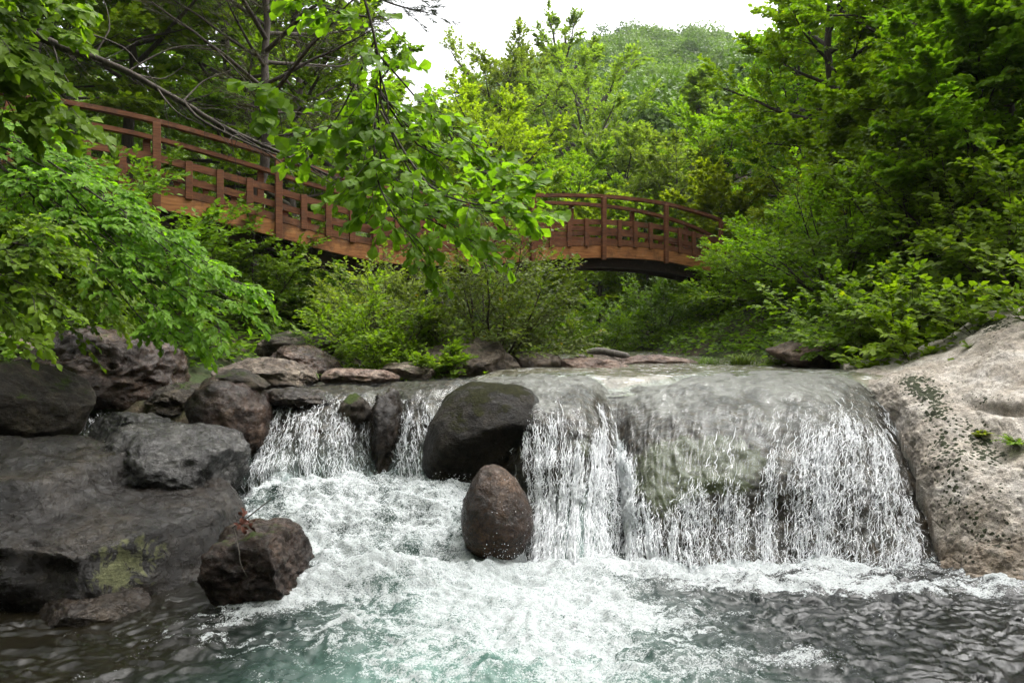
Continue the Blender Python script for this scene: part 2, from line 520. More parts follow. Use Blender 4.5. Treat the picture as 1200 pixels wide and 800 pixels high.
def build_ground():
    xs = np.concatenate([np.linspace(-420, -40, 40)[:-1], np.linspace(-40, -9, 50)[:-1], np.linspace(-9, 9, 110), np.linspace(9, 40, 50)[1:], np.linspace(40, 420, 40)[1:]])
    ys = np.concatenate([np.linspace(-60, -2, 16)[:-1], np.linspace(-2, 16, 110), np.linspace(16, 60, 70)[1:], np.linspace(60, 460, 90)[1:]])
    X, Y = np.meshgrid(xs, ys, indexing='ij')
    Z = terrain(X, Y)
    V = np.stack([X, Y, Z], -1).reshape(-1, 3)
    l, s = quads(grid_faces(len(xs), len(ys)))
    o = link('ground', new_mesh('ground', V, l, s, M['ground'], True))
    tag(o, 'forest floor and valley sides rising to a wooded hill', 'ground', kind='structure')


build_ground()

# ------------------------------------------------------------------ foliage machinery
T_SMALL = (np.array([(0, 0, 0), (.45, .5, .07), (1, 0, -.10), (.45, -.5, .07)]), [(0, 2, 1), (0, 3, 2)])
T_MED = (np.array([(0, 0, 0), (.22, .36, .05), (.58, .48, .06), (1, 0, -.16), (.58, -.48, .06), (.22, -.36, .05), (.5, 0, -.02)]),
         [(0, 6, 2, 1), (6, 3, 2), (0, 5, 4, 6), (6, 4, 3)])
T_OAK = (np.array([(0, 0, 0), (.33, 0, .0), (.66, 0, -.03), (1, 0, -.16),
                   (.12, .20, .03), (.36, .33, .08), (.64, .52, .06), (.86, .30, -.06),
                   (.12, -.20, .03), (.36, -.33, .08), (.64, -.52, .06), (.86, -.30, -.06)]),
         [(0, 1, 5, 4), (1, 2, 6, 5), (2, 3, 7, 6), (1, 0, 8, 9), (2, 1, 9, 10), (3, 2, 10, 11)])


def leaf_geo(tmpl, pos, d, n, L, W, tint):
    """tmpl placed at pos (N,3), along d, facing n, length L, width ratio W"""
    tv, tf = tmpl
    d = norm(d)
    s = norm(np.cross(n, d))
    n = np.cross(d, s)
    k = len(tv)
    Lc = L[:, None, None]
    Wc = W[:, None, None] if isinstance(W, np.ndarray) else W
    V = pos[:, None, :] + Lc * (tv[None, :, 0:1] * d[:, None, :] + tv[None, :, 1:2] * Wc * s[:, None, :] + tv[None, :, 2:3] * n[:, None, :])
    V = V.reshape(-1, 3)
    N = len(pos)
    off = (np.arange(N) * k)[:, None]
    sizes1 = np.array([len(f) for f in tf])
    flat = np.concatenate([np.array(f) for f in tf])
    loops = (off + flat[None, :]).ravel()
    sizes = np.tile(sizes1, N)
    return V, loops, sizes, np.repeat(tint, k)


def tubes(paths, radii, S=6):
    """paths (N,M,3), radii (N,M) -> V, quads"""
    N, Mn, _ = paths.shape
    t = np.gradient(paths, axis=1)
    t = norm(t)
    ref = np.where(np.abs(t[..., 2:3]) > 0.9, np.array([1.0, 0, 0]), np.array([0, 0, 1.0]))
    a = norm(np.cross(t, ref))
    b = np.cross(t, a)
    ang = np.linspace(0, 2 * np.pi, S, endpoint=False)
    ring = np.cos(ang)[None, None, :, None] * a[:, :, None, :] + np.sin(ang)[None, None, :, None] * b[:, :, None, :]
    V = paths[:, :, None, :] + radii[:, :, None, None] * ring
    idx = np.arange(N * Mn * S).reshape(N, Mn, S)
    nx = np.roll(idx, -1, axis=2)
    Fq = np.stack([idx[:, :-1], nx[:, :-1], nx[:, 1:], idx[:, 1:]], -1).reshape(-1, 4)
    return V.reshape(-1, 3), Fq


def join_parts(parts):
    Vs, Fs, o = [], [], 0
    for V, Fq in parts:
        Vs.append(V); Fs.append(Fq + o); o += len(V)
    return np.concatenate(Vs), np.concatenate(Fs)


def sample_path(paths, idx, s):
    """point and tangent at parameter s on path idx"""
    Mn = paths.shape[1]
    f = np.clip(s, 0, 0.9999) * (Mn - 1)
    i = np.floor(f).astype(int)
    w = (f - i)[:, None]
    a = paths[idx, i]; b = paths[idx, i + 1]
    return a * (1 - w) + b * w, norm(b - a)


def grow(rng, limbs, limb_r, sub_n, sub_len, twig_n, twig_len, k, leafL, leafW=0.9, tmpl=T_SMALL, droop=0.15,
         leaf_droop=0.25, flat=0.35, up_bias=0.15, s0=0.25, tip_up=0.0, jit=0.3, nrm_tilt=(0, 0, 0), wood_sub=True, lvar=0.25):
    """limbs (L,M,3) -> wood (V,Fq), leaves tuple. Branching: limb > sub > twig > leaves, laid in flat drooping sprays."""
    L = limbs.shape[0]
    seglen = np.linalg.norm(np.diff(limbs, axis=1), axis=2).sum(1)
    up = np.array([0, 0, 1.0])
    # subs
    n = L * sub_n
    li = np.repeat(np.arange(L), sub_n)
    s = np.tile(np.linspace(s0, 1.0, sub_n), L) + rng.uniform(-.5, .5, n) * (1 - s0) / sub_n
    s = np.clip(s, 0.02, 1)
    p, t = sample_path(limbs, li, s)
    side = norm(np.cross(t, up) + 1e-6)
    sg = np.where(np.arange(n) % 2 == 0, 1, -1)[:, None]
    ang = rng.uniform(-1, 1, n)[:, None] * (1 - flat) * 1.6
    lat = np.cos(ang) * side * sg + np.sin(ang) * np.cross(side, t)
    mixf = (rng.uniform(0.35, 0.9, n) * (1 - 0.6 * s))[:, None]
    sd = norm(t * (1 - mixf) + lat * mixf + up * up_bias + rng.randn(n, 3) * 0.12)
    sl = sub_len * (1.1 - 0.55 * s) * rng.uniform(.6, 1.25, n) * np.clip(seglen[li] / np.median(seglen), .4, 1.4)
    u = np.linspace(0, 1, 5)
    sub = p[:, None, :] + sd[:, None, :] * (sl[:, None] * u)[..., None]
    sub[..., 2] += (-droop * sl[:, None] * u ** 2 + tip_up * sl[:, None] * u ** 2)
    # twigs
    m = n * twig_n
    si = np.repeat(np.arange(n), twig_n)
    ts = np.tile(np.linspace(0.12, 1.0, twig_n), n) + rng.uniform(-.5, .5, m) / twig_n
    ts = np.clip(ts, 0.02, 1)
    q, tt = sample_path(sub, si, ts)
    side = norm(np.cross(tt, up) + 1e-6)
    sg = np.where(np.arange(m) % 2 == 0, 1, -1)[:, None]
    mf = (rng.uniform(.3, .9, m) * (1 - .7 * ts))[:, None]
    td = norm(tt * (1 - mf) + side * sg * mf + rng.randn(m, 3) * np.array([.2, .2, .16]) + up * up_bias * .5)
    tl = twig_len * rng.uniform(.6, 1.3, m) * (1.1 - .4 * ts)
    # leaves
    N = m * k
    ti = np.repeat(np.arange(m), k)
    ls = np.tile(np.linspace(0.15, 1.0, k), m)
    pos = q[ti] + td[ti] * (tl[ti] * ls)[:, None]
    pos[:, 2] -= droop * tl[ti] * ls ** 2 * 0.8
    sgl = np.where(np.arange(N) % 2 == 0, 1, -1)[:, None]
    sdv = norm(np.cross(td, up) + 1e-6)[ti]
    a = (np.radians(58) * (1 - 0.75 * ls))[:, None]
    ld = td[ti] * np.cos(a) + sdv * sgl * np.sin(a) + rng.randn(N, 3) * 0.18
    ld[:, 2] -= leaf_droop * rng.uniform(.3, 1.5, N)
    nr = up + np.array(nrm_tilt) + rng.randn(N, 3) * jit
    LL = leafL * rng.uniform(1 - lvar, 1 + lvar, N)
    keep = rng.rand(N) > 0.06
    clump = np.repeat(rng.rand(n), twig_n * k)
    tint = np.clip(0.45 * rng.rand(N) + 0.35 * clump + 0.2 * rng.rand(N), 0, 1) * 0.95
    tint[rng.rand(N) > 0.995] = 1.0
    lv = leaf_geo(tmpl, pos[keep], ld[keep], nr[keep], LL[keep], leafW, tint[keep])
    wood = []
    if limb_r is not None:
        wood.append(tubes(limbs, limb_r, 6))
        if wood_sub:
            rs = np.interp(s, [0, 1], [1, .4])[:, None] * np.median(limb_r[:, 0]) * 0.33 * np.linspace(1, .35, 5)[None, :]
            wood.append(tubes(sub, np.maximum(rs, 0.0025), 4))
            tw = np.stack([q, q + td * tl[:, None] * .5 - np.array([0, 0, 1]) * (droop * tl * .2)[:, None], q + td * tl[:, None] - np.array([0, 0, 1]) * (droop * tl * .8)[:, None]], 1)
            if m < 6000:
                wood.append(tubes(tw, np.maximum(np.ones((m, 3)) * np.array([.0022, .0017, .001]) * max(1, leafL / .09), .0012), 3))
    return (join_parts(wood) if wood else None), lv


def curved(starts, dirs, lens, up, Mn=8, wig=0.05, rng=None):
    u = np.linspace(0, 1, Mn)
    p = starts[:, None, :] + dirs[:, None, :] * (lens[:, None] * u)[..., None]
    p[..., 2] += (up * lens)[:, None] * u ** 2
    if rng is not None:
        w = rng.randn(*p.shape) * wig * lens[:, None, None]
        w = np.cumsum(w, axis=1) * u[None, :, None] * .35
        p += w
    return p


def auto_tree(seed, height, base, radius, n_limb, shape='round', trunk_r=0.16, elev=(5, 65), limb_up=0.15, lean=(0, 0), **kw):
    """trunk+limbs of a broadleaf tree with its foot at the origin; returns (wood, leaves)"""
    rng = np.random.RandomState(seed)
    u = np.linspace(0, 1, 12)
    tr = np.stack([lean[0] * height * u ** 1.5 + np.cumsum(rng.randn(12)) * .012 * height, lean[1] * height * u ** 1.5 + np.cumsum(rng.randn(12)) * .012 * height, height * .95 * u], 1)
    tr[0] = (0, 0, -.3)
    trunk = tr[None]
    rad = trunk_r * (1 - .85 * u) ** .8
    rad[0] *= 1.5
    hs = np.linspace(0, 1, n_limb) + rng.uniform(-.5, .5, n_limb) / n_limb
    hs = np.clip(hs, 0, 1)
    prof = {'round': np.sqrt(np.clip(1 - (hs * 1.3 - .5) ** 2, .05, 1)), 'cone': 1.05 - .9 * hs, 'spread': .35 + .75 * np.sqrt(np.clip(1 - (hs - .5) ** 2 * 3, .05, 1)),
            'slim': .65 - .5 * hs}[shape]
    zz = (base + (.90 - base) * hs)
    st, _ = sample_path(trunk, np.zeros(n_limb, int), zz)
    az = np.arange(n_limb) * 2.399963 + rng.uniform(-.5, .5, n_limb)
    el = np.radians(np.interp(hs, [0, 1], elev) + rng.uniform(-10, 10, n_limb))
    dr = np.stack([np.cos(az) * np.cos(el), np.sin(az) * np.cos(el), np.sin(el)], 1)
    ln = radius * prof * rng.uniform(.75, 1.2, n_limb)
    limbs = curved(st, dr, ln, np.full(n_limb, limb_up), 8, .05, rng)
    lr = (trunk_r * .38 * (ln / radius)[:, None]) * np.linspace(1, .25, 8)[None, :]
    wood, lv = grow(rng, limbs, lr, **kw)
    wood = join_parts([tubes(trunk, rad[None], 9), wood])
    return wood, lv


def auto_shrub(seed, height, radius, n_stem, stem_r=0.02, spread=(25, 80), up=0.0, **kw):
    rng = np.random.RandomState(seed)
    az = np.arange(n_stem) * 2.399963 + rng.uniform(-.4, .4, n_stem)
    el = np.radians(np.linspace(spread[0], spread[1], n_stem) + rng.uniform(-8, 8, n_stem))
    dr = np.stack([np.cos(az) * np.cos(el), np.sin(az) * np.cos(el), np.sin(el)], 1)
    ln = np.hypot(radius * np.cos(el), height * np.sin(el)) * rng.uniform(.8, 1.15, n_stem)
    st = np.stack([np.cos(az) * radius * .12, np.sin(az) * radius * .12, np.full(n_stem, -.1)], 1)
    limbs = curved(st, dr, ln, np.full(n_stem, up), 8, .05, rng)
    lr = stem_r * np.linspace(1, .3, 8)[None, :] * np.ones((n_stem, 1))
    return grow(rng, limbs, lr, **kw)


def plant_thing(name, label, cat, loc, wood, lv, leafm, woodm, group=None, rotz=0.0, scale=1.0, names=('trunk', 'crown')):
    t = thing(name, label, cat, loc, group)
    t.rotation_euler = (0, 0, rotz)
    t.scale = (scale,) * 3 if not isinstance(scale, tuple) else scale
    if wood is not None:
        l, s = quads(wood[1])
        link(names[0], new_mesh(names[0], wood[0], l, s, M[woodm], True), t)
    V, loops, sizes, tint = lv
    link(names[1], new_mesh(names[1], V, loops, sizes, M[leafm], False, {'tint': tint}), t)
    return t


# ------------------------------------------------------------------ rocks
_ico = {}


def ico(sub):
    if sub not in _ico:
        import bmesh
        bm = bmesh.new()
        bmesh.ops.create_icosphere(bm, subdivisions=sub, radius=1)
        bm.verts.ensure_lookup_table()
        V = np.array([v.co[:] for v in bm.verts])
        Fc = np.array([[v.index for v in f.verts] for f in bm.faces])
        bm.free()
        _ico[sub] = (V, Fc)
    return _ico[sub]


def rock_geo(dims, seed, cuts=5, box=0.0, lump=0.22, rough=0.035, sub=5, planes=(), deep=(0.62, 0.9), k=.022, crack=.45):
    V, Fc = ico(sub)
    rng = np.random.RandomState(seed)
    v = V.copy()
    if box > 0:
        e = 2 + 6 * box
        r = (np.abs(v) ** e).sum(1) ** (-1 / e)
        v = v * r[:, None]
    o = rng.uniform(-50, 50, 3)
    v = v * (1 + lump * fbm(V * 0.9 + o, 3)[:, None])
    pl = [(norm(rng.randn(3) * np.array([1, 1, .7])), rng.uniform(*deep)) for _ in range(cuts)]
    pl += [(norm(np.array(a, float)), d) for a, d in planes]
    for nv, d in pl:
        e = v @ nv - d
        e = np.where(e > k, e - k / 2, np.where(e > 0, e * e / (2 * k), 0))
        v = v - e[:, None] * nv * 0.92
    v = v * np.array(dims)
    sc = max(dims)
    nrm = norm(V / np.array(dims))
    ms = min(dims)
    q = V * np.array(dims)
    d = rough * ms * (1.8 * fbm(q / ms * 1.7 + o, 5, .55) + 0.7 * fbm(q / ms * np.array([2.5, 2.5, 4.5]) + o, 4, .55, ridge=True) - 0.6)
    d = d + (.002 + .005 * crack) * fbm(q * 13 + o, 3, .6) + .009 * crack * fbm(q * np.array([5, 5, 8]) + o, 3, .6, ridge=True)
    cs = crack * min(1.0, ms / .45)
    d = d - cs * .022 * np.clip(1 - np.abs(fbm(q * np.array([1.6, 1.6, 2.8]) + o + 9, 4, .55)) * 15, 0, 1)
    d = d - cs * .008 * np.clip(1 - np.abs(fbm(q * np.array([3.2, 3.2, 4.2]) - o, 3, .55)) * 12, 0, 1)
    v = v + nrm * d[:, None]
    return v, Fc


def rock(name, label, px, py, Y, wpx, hpx, mat, seed, depth=None, rot=0.0, tilt=0.0, group=None, cat='rock', **kw):
    """boulder whose outline is centred on a photo point at distance Y; wpx/hpx its outline in photo pixels"""
    hx = wpx / 2 / F * Y
    hz = hpx / 2 / F * Y
    dims = (hx, depth or hx * .9, hz)
    if wpx >= 70: kw['sub'] = 6
    v, Fc = rock_geo(dims, seed, **kw)
    c, s = math.cos(rot), math.sin(rot)
    # keep the outline size after noise and cuts
    ex = v.max(0) - v.min(0)
    v = v - (v.max(0) + v.min(0)) / 2
    v = v * np.array([2 * hx / ex[0], 1, 2 * hz / ex[2]])
    if tilt:
        ct, st_ = math.cos(tilt), math.sin(tilt)
        v = np.stack([v[:, 0] * ct - v[:, 2] * st_, v[:, 1], v[:, 0] * st_ + v[:, 2] * ct], 1)
    l, sz = quads(Fc)
    o = link(name, new_mesh(name, v, l, sz, M[mat], True), None, P(px, py, Y))
    return tag(o, label, cat, group)


# ------------------------------------------------------------------ hero rocks, left bank
def front_block():
    dims = (1.30, 0.86, 0.72)
    v, Fc = rock_geo(dims, 3, cuts=0, box=0.75, lump=0.06, rough=0.022, sub=6, k=.02, crack=.7,
                     planes=[((0.95, -0.35, 0.25), 1.0), ((0.12, -0.22, 1), 0.80), ((0.15, -1, -0.25), 0.86), ((.7, -.9, .05), 1.18)])
    # upper step: the back left of the top stands a hand higher
    x, y, z = v.T
    edge = 0.30 + 0.25 * fbm(v * 1.6 + 4, 3) + 0.5 * (y + .1)
    st = (1 - sstep(edge - .05, edge + .07, x)) * sstep(0.15, 0.5, z)
    st2 = sstep(-.55, -.40, y + .12 * fbm(v * 2.2, 3)) * sstep(0.15, .5, z)
    v[:, 2] += 0.20 * st * st2
    v[:, 1] += .16 * sstep(.12, -.45, z) * sstep(0, -.5, y)
    # horizontal ledges across the dark front
    v[:, 1] -= 0.05 * np.sin(v[:, 2] * 13 + 2.5 * fbm(v * 1.3, 3)) * sstep(-.2, -.7, y)
    v[:, 2] += 0.025 * fbm(v * np.array([2, 7, 7]), 4) * sstep(.2, .5, z)
    patch = .85 * np.exp(-(((v - np.array([1.15, -.75, .34])) / np.array([.34, .5, .26])) ** 2).sum(1))
    l, s = quads(Fc)
    o = link('block_boulder', new_mesh('block_boulder', v, l, s, M['rock_dark'], True, {'patch': patch}), None, (-3.50, 5.52, -0.03))
    o.rotation_euler = (0, 0.05, -0.10)
    tag(o, 'huge dark wet stepped block with a flat top in the left foreground', 'boulder')


front_block()
rock('wet_rock', 'small brown glistening rock at the foot of the big dark block', 306, 662, 4.98, 104, 100, 'rock_russet', 12, depth=.36, cuts=4, box=.35, lump=.15, rough=.07, sub=5)
rock('sloping_boulder', 'dark grey slanted wet boulder behind the stepped block, beside the white water', 205, 545, 6.35, 155, 100, 'rock_slate', 21, depth=.6, cuts=3, box=.15, lump=.14, rough=.05, sub=5, tilt=-.15, crack=.2)
rock('round_boulder', 'smooth rounded brown boulder cut by the left picture edge', 38, 475, 6.9, 122, 105, 'rock_mossy', 33, depth=.7, cuts=2, lump=.12, rough=.03, sub=5, crack=.2)
rock('rock_fragment', 'dark rock fragment at the left edge above the stepped block', 0, 534, 6.0, 60, 48, 'rock_dark', 41, depth=.3, cuts=4, sub=4)
rock('large_boulder', 'large lichen-crusted boulder under the hanging leaves on the left', 125, 433, 8.4, 170, 105, 'rock_russet', 55, depth=1.0, cuts=5, lump=.18, rough=.05, sub=5)
rock('pale_boulder', 'pale flat-topped boulder at the far left under the leaves', 18, 415, 9.2, 125, 62, 'rock_brown', 61, depth=.9, cuts=4, rough=.05, sub=5)
rock('low_wet_rock', 'low black wet rock between the small white cascade and the slanted boulder', 155, 505, 7.0, 100, 46, 'rock_slate', 72, depth=.4, cuts=3, rough=.06, sub=5)
rock('mossy_stone', 'mossy stone in the gap right of the large lichen-crusted boulder', 214, 470, 8.2, 72, 46, 'rock_mossy', 75, depth=.5, cuts=3, rough=.06, sub=5)
rock('brown_boulder', 'rounded dark red-brown boulder left of the broad left cascade', 266, 488, 7.35, 100, 105, 'rock_russet', 83, depth=.55, cuts=2, lump=.12, rough=.03, sub=5, crack=.2)
rock('cap_stone', 'small brown stone resting on top of the dark red-brown boulder', 283, 448, 7.5, 60, 34, 'rock_mossy', 86, depth=.35, cuts=3, rough=.05, sub=4)
rock('ridge_rock', 'long mottled brown rock behind the dark red-brown boulder', 312, 441, 8.8, 118, 46, 'rock_brown', 91, depth=.5, cuts=4, rough=.06, sub=5)
rock('moss_top_rock', 'dark rock with a bright green mossy top in the shade of the bushes', 350, 405, 10.8, 92, 38, 'rock_mossy', 95, depth=.7, cuts=4, rough=.05, sub=5)
rock('shaded_rock', 'dark leaning rock just below the moss-topped rock', 362, 425, 9.8, 78, 40, 'rock_russet', 99, depth=.6, cuts=4, rough=.05, sub=5, tilt=-.25)
rock('flat_rock', 'flat pinkish rock at the lip of the left cascade', 426, 444, 9.2, 88, 28, 'rock_red', 103, depth=.5, cuts=3, rough=.04, sub=5)
rock('flat_rock', 'pinkish rock with moss at the waterline, right behind the flat lip rock', 476, 438, 9.7, 70, 28, 'rock_brown', 107, depth=.5, cuts=3, rough=.04, sub=5)
rock('bank_rock', 'rough brown rock under the central bush', 550, 425, 10.6, 120, 60, 'rock_brown', 111, depth=.8, cuts=5, rough=.07, sub=5)
rock('bank_rock', 'small brown stone right of the rock under the central bush', 628, 428, 11.0, 60, 34, 'rock_brown', 115, depth=.5, cuts=4, rough=.06, sub=4)
rock('red_rock', 'wedge-shaped reddish rock standing in the upper stream', 690, 433, 11.0, 100, 30, 'rock_red', 119, depth=.6, cuts=4, rough=.05, sub=5)
rock('long_rock', 'long low brown rock beneath the driftwood log', 766, 428, 12.6, 96, 26, 'rock_red', 123, depth=.6, cuts=4, rough=.05, sub=5)
rock('bank_rock', 'low stone beneath the left end of the driftwood log', 706, 424, 13.2, 70, 24, 'rock_brown', 125, depth=.6, cuts=4, rough=.05, sub=4)
rock('grey_boulder', 'grey-brown peaked boulder under the right-hand shrubs', 950, 416, 11.2, 112, 40, 'rock_red', 127, depth=.8, cuts=5, rough=.05, sub=5)
rock('low_rock', 'low dark rock between the peaked boulder and the pale granite slope', 1028, 422, 10.5, 80, 24, 'rock_mossy', 131, depth=.7, cuts=3, rough=.05, sub=4)
rock('cascade_rock', 'black rock splitting the left cascade in two', 452, 516, 7.42, 42, 124, 'rock_wet', 135, depth=.30, cuts=3, rough=.06, sub=5)
rock('lip_rock', 'brown-green rock knob at the lip of the left cascade', 418, 480, 7.55, 40, 40, 'rock_mossy', 137, depth=.25, cuts=3, rough=.07, sub=4)
rock('overhang_rock', 'dark brown lip rock overhanging the left end of the cascade', 345, 470, 7.85, 110, 34, 'rock_wet', 139, depth=.4, cuts=3, rough=.06, sub=5)
rock('sunken_rock', 'brown rock just under the water in the lower left corner', 20, 800, 3.9, 170, 44, 'rock_wet', 141, depth=.5, cuts=3, rough=.05, sub=5)
rock('sunken_rock', 'dark rock breaking the surface below the stepped block', 110, 712, 4.7, 130, 36, 'rock_wet', 143, depth=.35, cuts=3, rough=.05, sub=5)


def egg():
    Y = 5.72
    v, Fc = rock_geo((.29, .30, .36), 151, cuts=1, lump=.07, rough=.015, sub=6, crack=0)
    z = v[:, 2] / .36
    v[:, 0] *= 1 - .16 * z - .05
    v[:, 1] *= 1 - .16 * z
    v[:, 0] += .03 * (1 - z ** 2)
    v += norm(v) * (0.006 * np.maximum(fbm(v * 26, 2), 0))[:, None]
    l, s = quads(Fc)
    o = link('egg_boulder', new_mesh('egg_boulder', v, l, s, M['rock_egg'], True), None, P(578, 601, Y))
    tag(o, 'egg-shaped wet brown boulder standing in the foam before the mossy rock', 'boulder')


egg()


def mossy_wall():
    v, Fc = rock_geo((.63, .95, .64), 163, cuts=0, box=.10, lump=.09, rough=.02, sub=6, k=.09, crack=.15,
                     planes=[((.12, -1, -.30), .74), ((-1, -.2, .75), 1.0)])
    l, s = quads(Fc)
    o = link('mossy_boulder', new_mesh('mossy_boulder', v, l, s, M['rock_moss_wall'], True), None, P(574, 524, 7.42))
    tag(o, 'big dark boulder with a mossy crown and undercut face between the two falls', 'boulder')


mossy_wall()


# ------------------------------------------------------------------ bedrock ledges and the water on them (lofts)
def cr(a, n, axis):
    """Catmull-Rom resample of array a along axis to n samples"""
    a = np.moveaxis(a, axis, 0)
    k = a.shape[0]
    t = np.linspace(0, k - 1, n)
    i = np.clip(np.floor(t).astype(int), 0, k - 2)
    f = (t - i).reshape((-1,) + (1,) * (a.ndim - 1))
    p0 = a[np.clip(i - 1, 0, k - 1)]; p1 = a[i]; p2 = a[i + 1]; p3 = a[np.clip(i + 2, 0, k - 1)]
    r = .5 * (2 * p1 + (p2 - p0) * f + (2 * p0 - 5 * p1 + 4 * p2 - p3) * f ** 2 + (3 * p1 - p0 - 3 * p2 + p3) * f ** 3)
    return np.moveaxis(r, 0, axis)


def loft(cols, nu, nv):
    A = np.array([[P(*c) for c in col] for col in cols])
    G = cr(cr(A, nu, 0), nv, 1)
    du = np.gradient(G, axis=0); dv = np.gradient(G, axis=1)
    Nn = norm(np.cross(dv, du))
    Nn = np.where((Nn[..., 2:3] + -Nn[..., 1:2] * .5) < 0, -Nn, Nn)
    u = np.cumsum(np.concatenate([np.zeros((1, nv)), np.linalg.norm(np.diff(G, axis=0), axis=2)], 0), 0)
    v = np.cumsum(np.concatenate([np.zeros((nu, 1)), np.linalg.norm(np.diff(G, axis=1), axis=2)], 1), 1)
    u = np.repeat(u.mean(1, keepdims=True), nv, 1)
    return G, Nn, u, v


def pix(G):
    return 600 + G[..., 0] / G[..., 1] * F, 400 - (G[..., 2] - HC) / G[..., 1] * F


def ledge(name, label, G, Nn, dark, moss, skirt=True):
    q = G
    d = .035 * fbm(q * 2.2, 4) + .010 * fbm(q * 11, 3)
    V = G + Nn * d[..., None] - Nn * .015
    nu, nv = V.shape[:2]
    # closing skirt down and back so the ledge is a solid mass
    if skirt:
        low = V.copy()
        low[:, :, 2] = -0.8
        a = np.concatenate([V[:, :1] * np.array([1, 1, 0]) + np.array([0, 0.3, -.8]), V, V[:, -1:] * np.array([1, 1, 0]) + np.array([0, 0, -.8])], 1)
        V = a
        dark = np.pad(dark, ((0, 0), (1, 1)), 'edge'); moss = np.pad(moss, ((0, 0), (1, 1)), 'edge')
        L = V[:1].copy(); L[..., 2] = -.8
        R = V[-1:].copy(); R[..., 2] = -.8
        V = np.concatenate([L, V, R], 0)
        dark = np.pad(dark, ((1, 1), (0, 0)), 'edge'); moss = np.pad(moss, ((1, 1), (0, 0)), 'edge')
    nu, nv = V.shape[:2]
    l, s = quads(grid_faces(nu, nv))
    o = link(name, new_mesh(name, V.reshape(-1, 3), l, s, M['ledge'], True, {'dark': dark.ravel(), 'moss': moss.ravel()}))
    return tag(o, label, 'bedrock', kind='structure')


def fall(name, label, G, Nn, u, v, foam, aer, off=.018, amp=.022):
    fl = np.stack([u, v, np.zeros_like(u)], -1)
    n1 = fbm(fl * np.array([26, 3.0, 1]) + .35 * fbm(fl * 5, 2)[..., None], 3)
    n2 = fbm(fl * np.array([75, 11, 1]) + 9, 2)
    n3 = fbm(fl * np.array([6, 1.2, 1]) + 3, 2)
    d = off + foam * (amp * n1 * .7 + amp * n2 * .75 + amp * n3 * .8) + (1 - foam) * (.004 * n1 + .006 * fbm(fl * np.array([34, 2.2, 1]) + .8 * fbm(fl * 2.5, 2)[..., None], 3))
    V = G + Nn * np.maximum(d, .004)[..., None]
    l, s = quads(grid_faces(*V.shape[:2]))
    o = link(name, new_mesh(name, V.reshape(-1, 3), l, s, M['fall'], True,
                            {'flow': fl.reshape(-1, 3), 'foam': foam.ravel(), 'aer': aer.ravel()}))
    return tag(o, label, 'waterfall', kind='structure'), V


RIGHT = [
    [(530, 447, 8.9), (535, 456, 7.9), (560, 472, 7.15), (575, 540, 6.85), (590, 610, 6.6), (592, 690, 6.3)],
    [(585, 441, 8.8), (590, 449, 7.7), (612, 474, 6.85), (622, 538, 6.40), (623, 605, 6.05), (620, 692, 5.6)],
    [(640, 438, 8.8), (645, 445, 7.6), (660, 482, 6.65), (662, 545, 6.2), (658, 612, 5.85), (655, 694, 5.35)],
    [(690, 437, 8.8), (692, 449, 7.6), (697, 490, 6.68), (694, 552, 6.22), (690, 615, 5.82), (688, 694, 5.35)],
    [(722, 440, 8.8), (716, 470, 7.5), (724, 524, 6.85), (731, 578, 6.45), (734, 632, 6.1), (730, 694, 5.6)],
    [(762, 439, 8.8), (748, 466, 7.4), (742, 526, 6.55), (746, 582, 6.10), (750, 632, 5.80), (748, 694, 5.36)],
    [(806, 437, 8.8), (796, 452, 7.5), (782, 508, 6.5), (778, 570, 6.0), (780, 628, 5.68), (782, 692, 5.32)],
    [(880, 435, 8.8), (876, 447, 7.5), (866, 490, 6.5), (856, 554, 5.95), (850, 622, 5.66), (850, 690, 5.34)],
    [(945, 434, 8.8), (952, 444, 7.6), (958, 480, 6.6), (948, 542, 6.0), (944, 616, 5.68), (942, 690, 5.36)],
    [(995, 435, 8.9), (1008, 452, 7.8), (1026, 498, 6.80), (1036, 552, 6.2), (1034, 620, 5.76), (1030, 690, 5.40)],
    [(1025, 438, 9.0), (1046, 474, 7.9), (1072, 528, 7.0), (1090, 575, 6.45), (1106, 634, 5.95), (1112, 690, 5.50)],
    [(1075, 438, 9.2), (1100, 474, 8.2), (1135, 530, 7.2), (1148, 580, 6.6), (1160, 640, 6.1), (1165, 700, 5.7)],
]
G, Nn, u, v = loft(RIGHT, 420, 330)
w_ = np.linspace(0, 1, 330)[None, :] ** .7
G = G + Nn * (w_ * (.040 * fbm(G * 1.9 + 8, 3) + .018 * fbm(G * np.array([5.5, 2.2, 2.2]), 3) + .016 * fbm(G * np.array([12, 5, 5]), 3)))[..., None]
px, py = pix(G)
nz = fbm(np.stack([px / 40, py / 40, np.zeros_like(px)], -1), 3)
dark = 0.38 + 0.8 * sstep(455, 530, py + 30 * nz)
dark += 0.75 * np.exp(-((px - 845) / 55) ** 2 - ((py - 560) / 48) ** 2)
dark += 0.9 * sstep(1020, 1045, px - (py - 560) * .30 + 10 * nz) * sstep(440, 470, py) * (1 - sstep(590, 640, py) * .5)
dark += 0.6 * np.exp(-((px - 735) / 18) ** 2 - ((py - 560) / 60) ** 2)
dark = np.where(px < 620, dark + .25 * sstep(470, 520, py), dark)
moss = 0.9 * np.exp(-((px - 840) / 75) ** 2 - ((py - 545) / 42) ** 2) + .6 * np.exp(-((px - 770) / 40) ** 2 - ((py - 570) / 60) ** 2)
moss += .55 * np.exp(-((px - 685) / 22) ** 2 - ((py - 525) / 25) ** 2)
ledge('bedrock', 'smooth granite dome carrying the main waterfall', G, Nn, np.clip(dark, 0, 1.2), np.clip(moss, 0, 1))
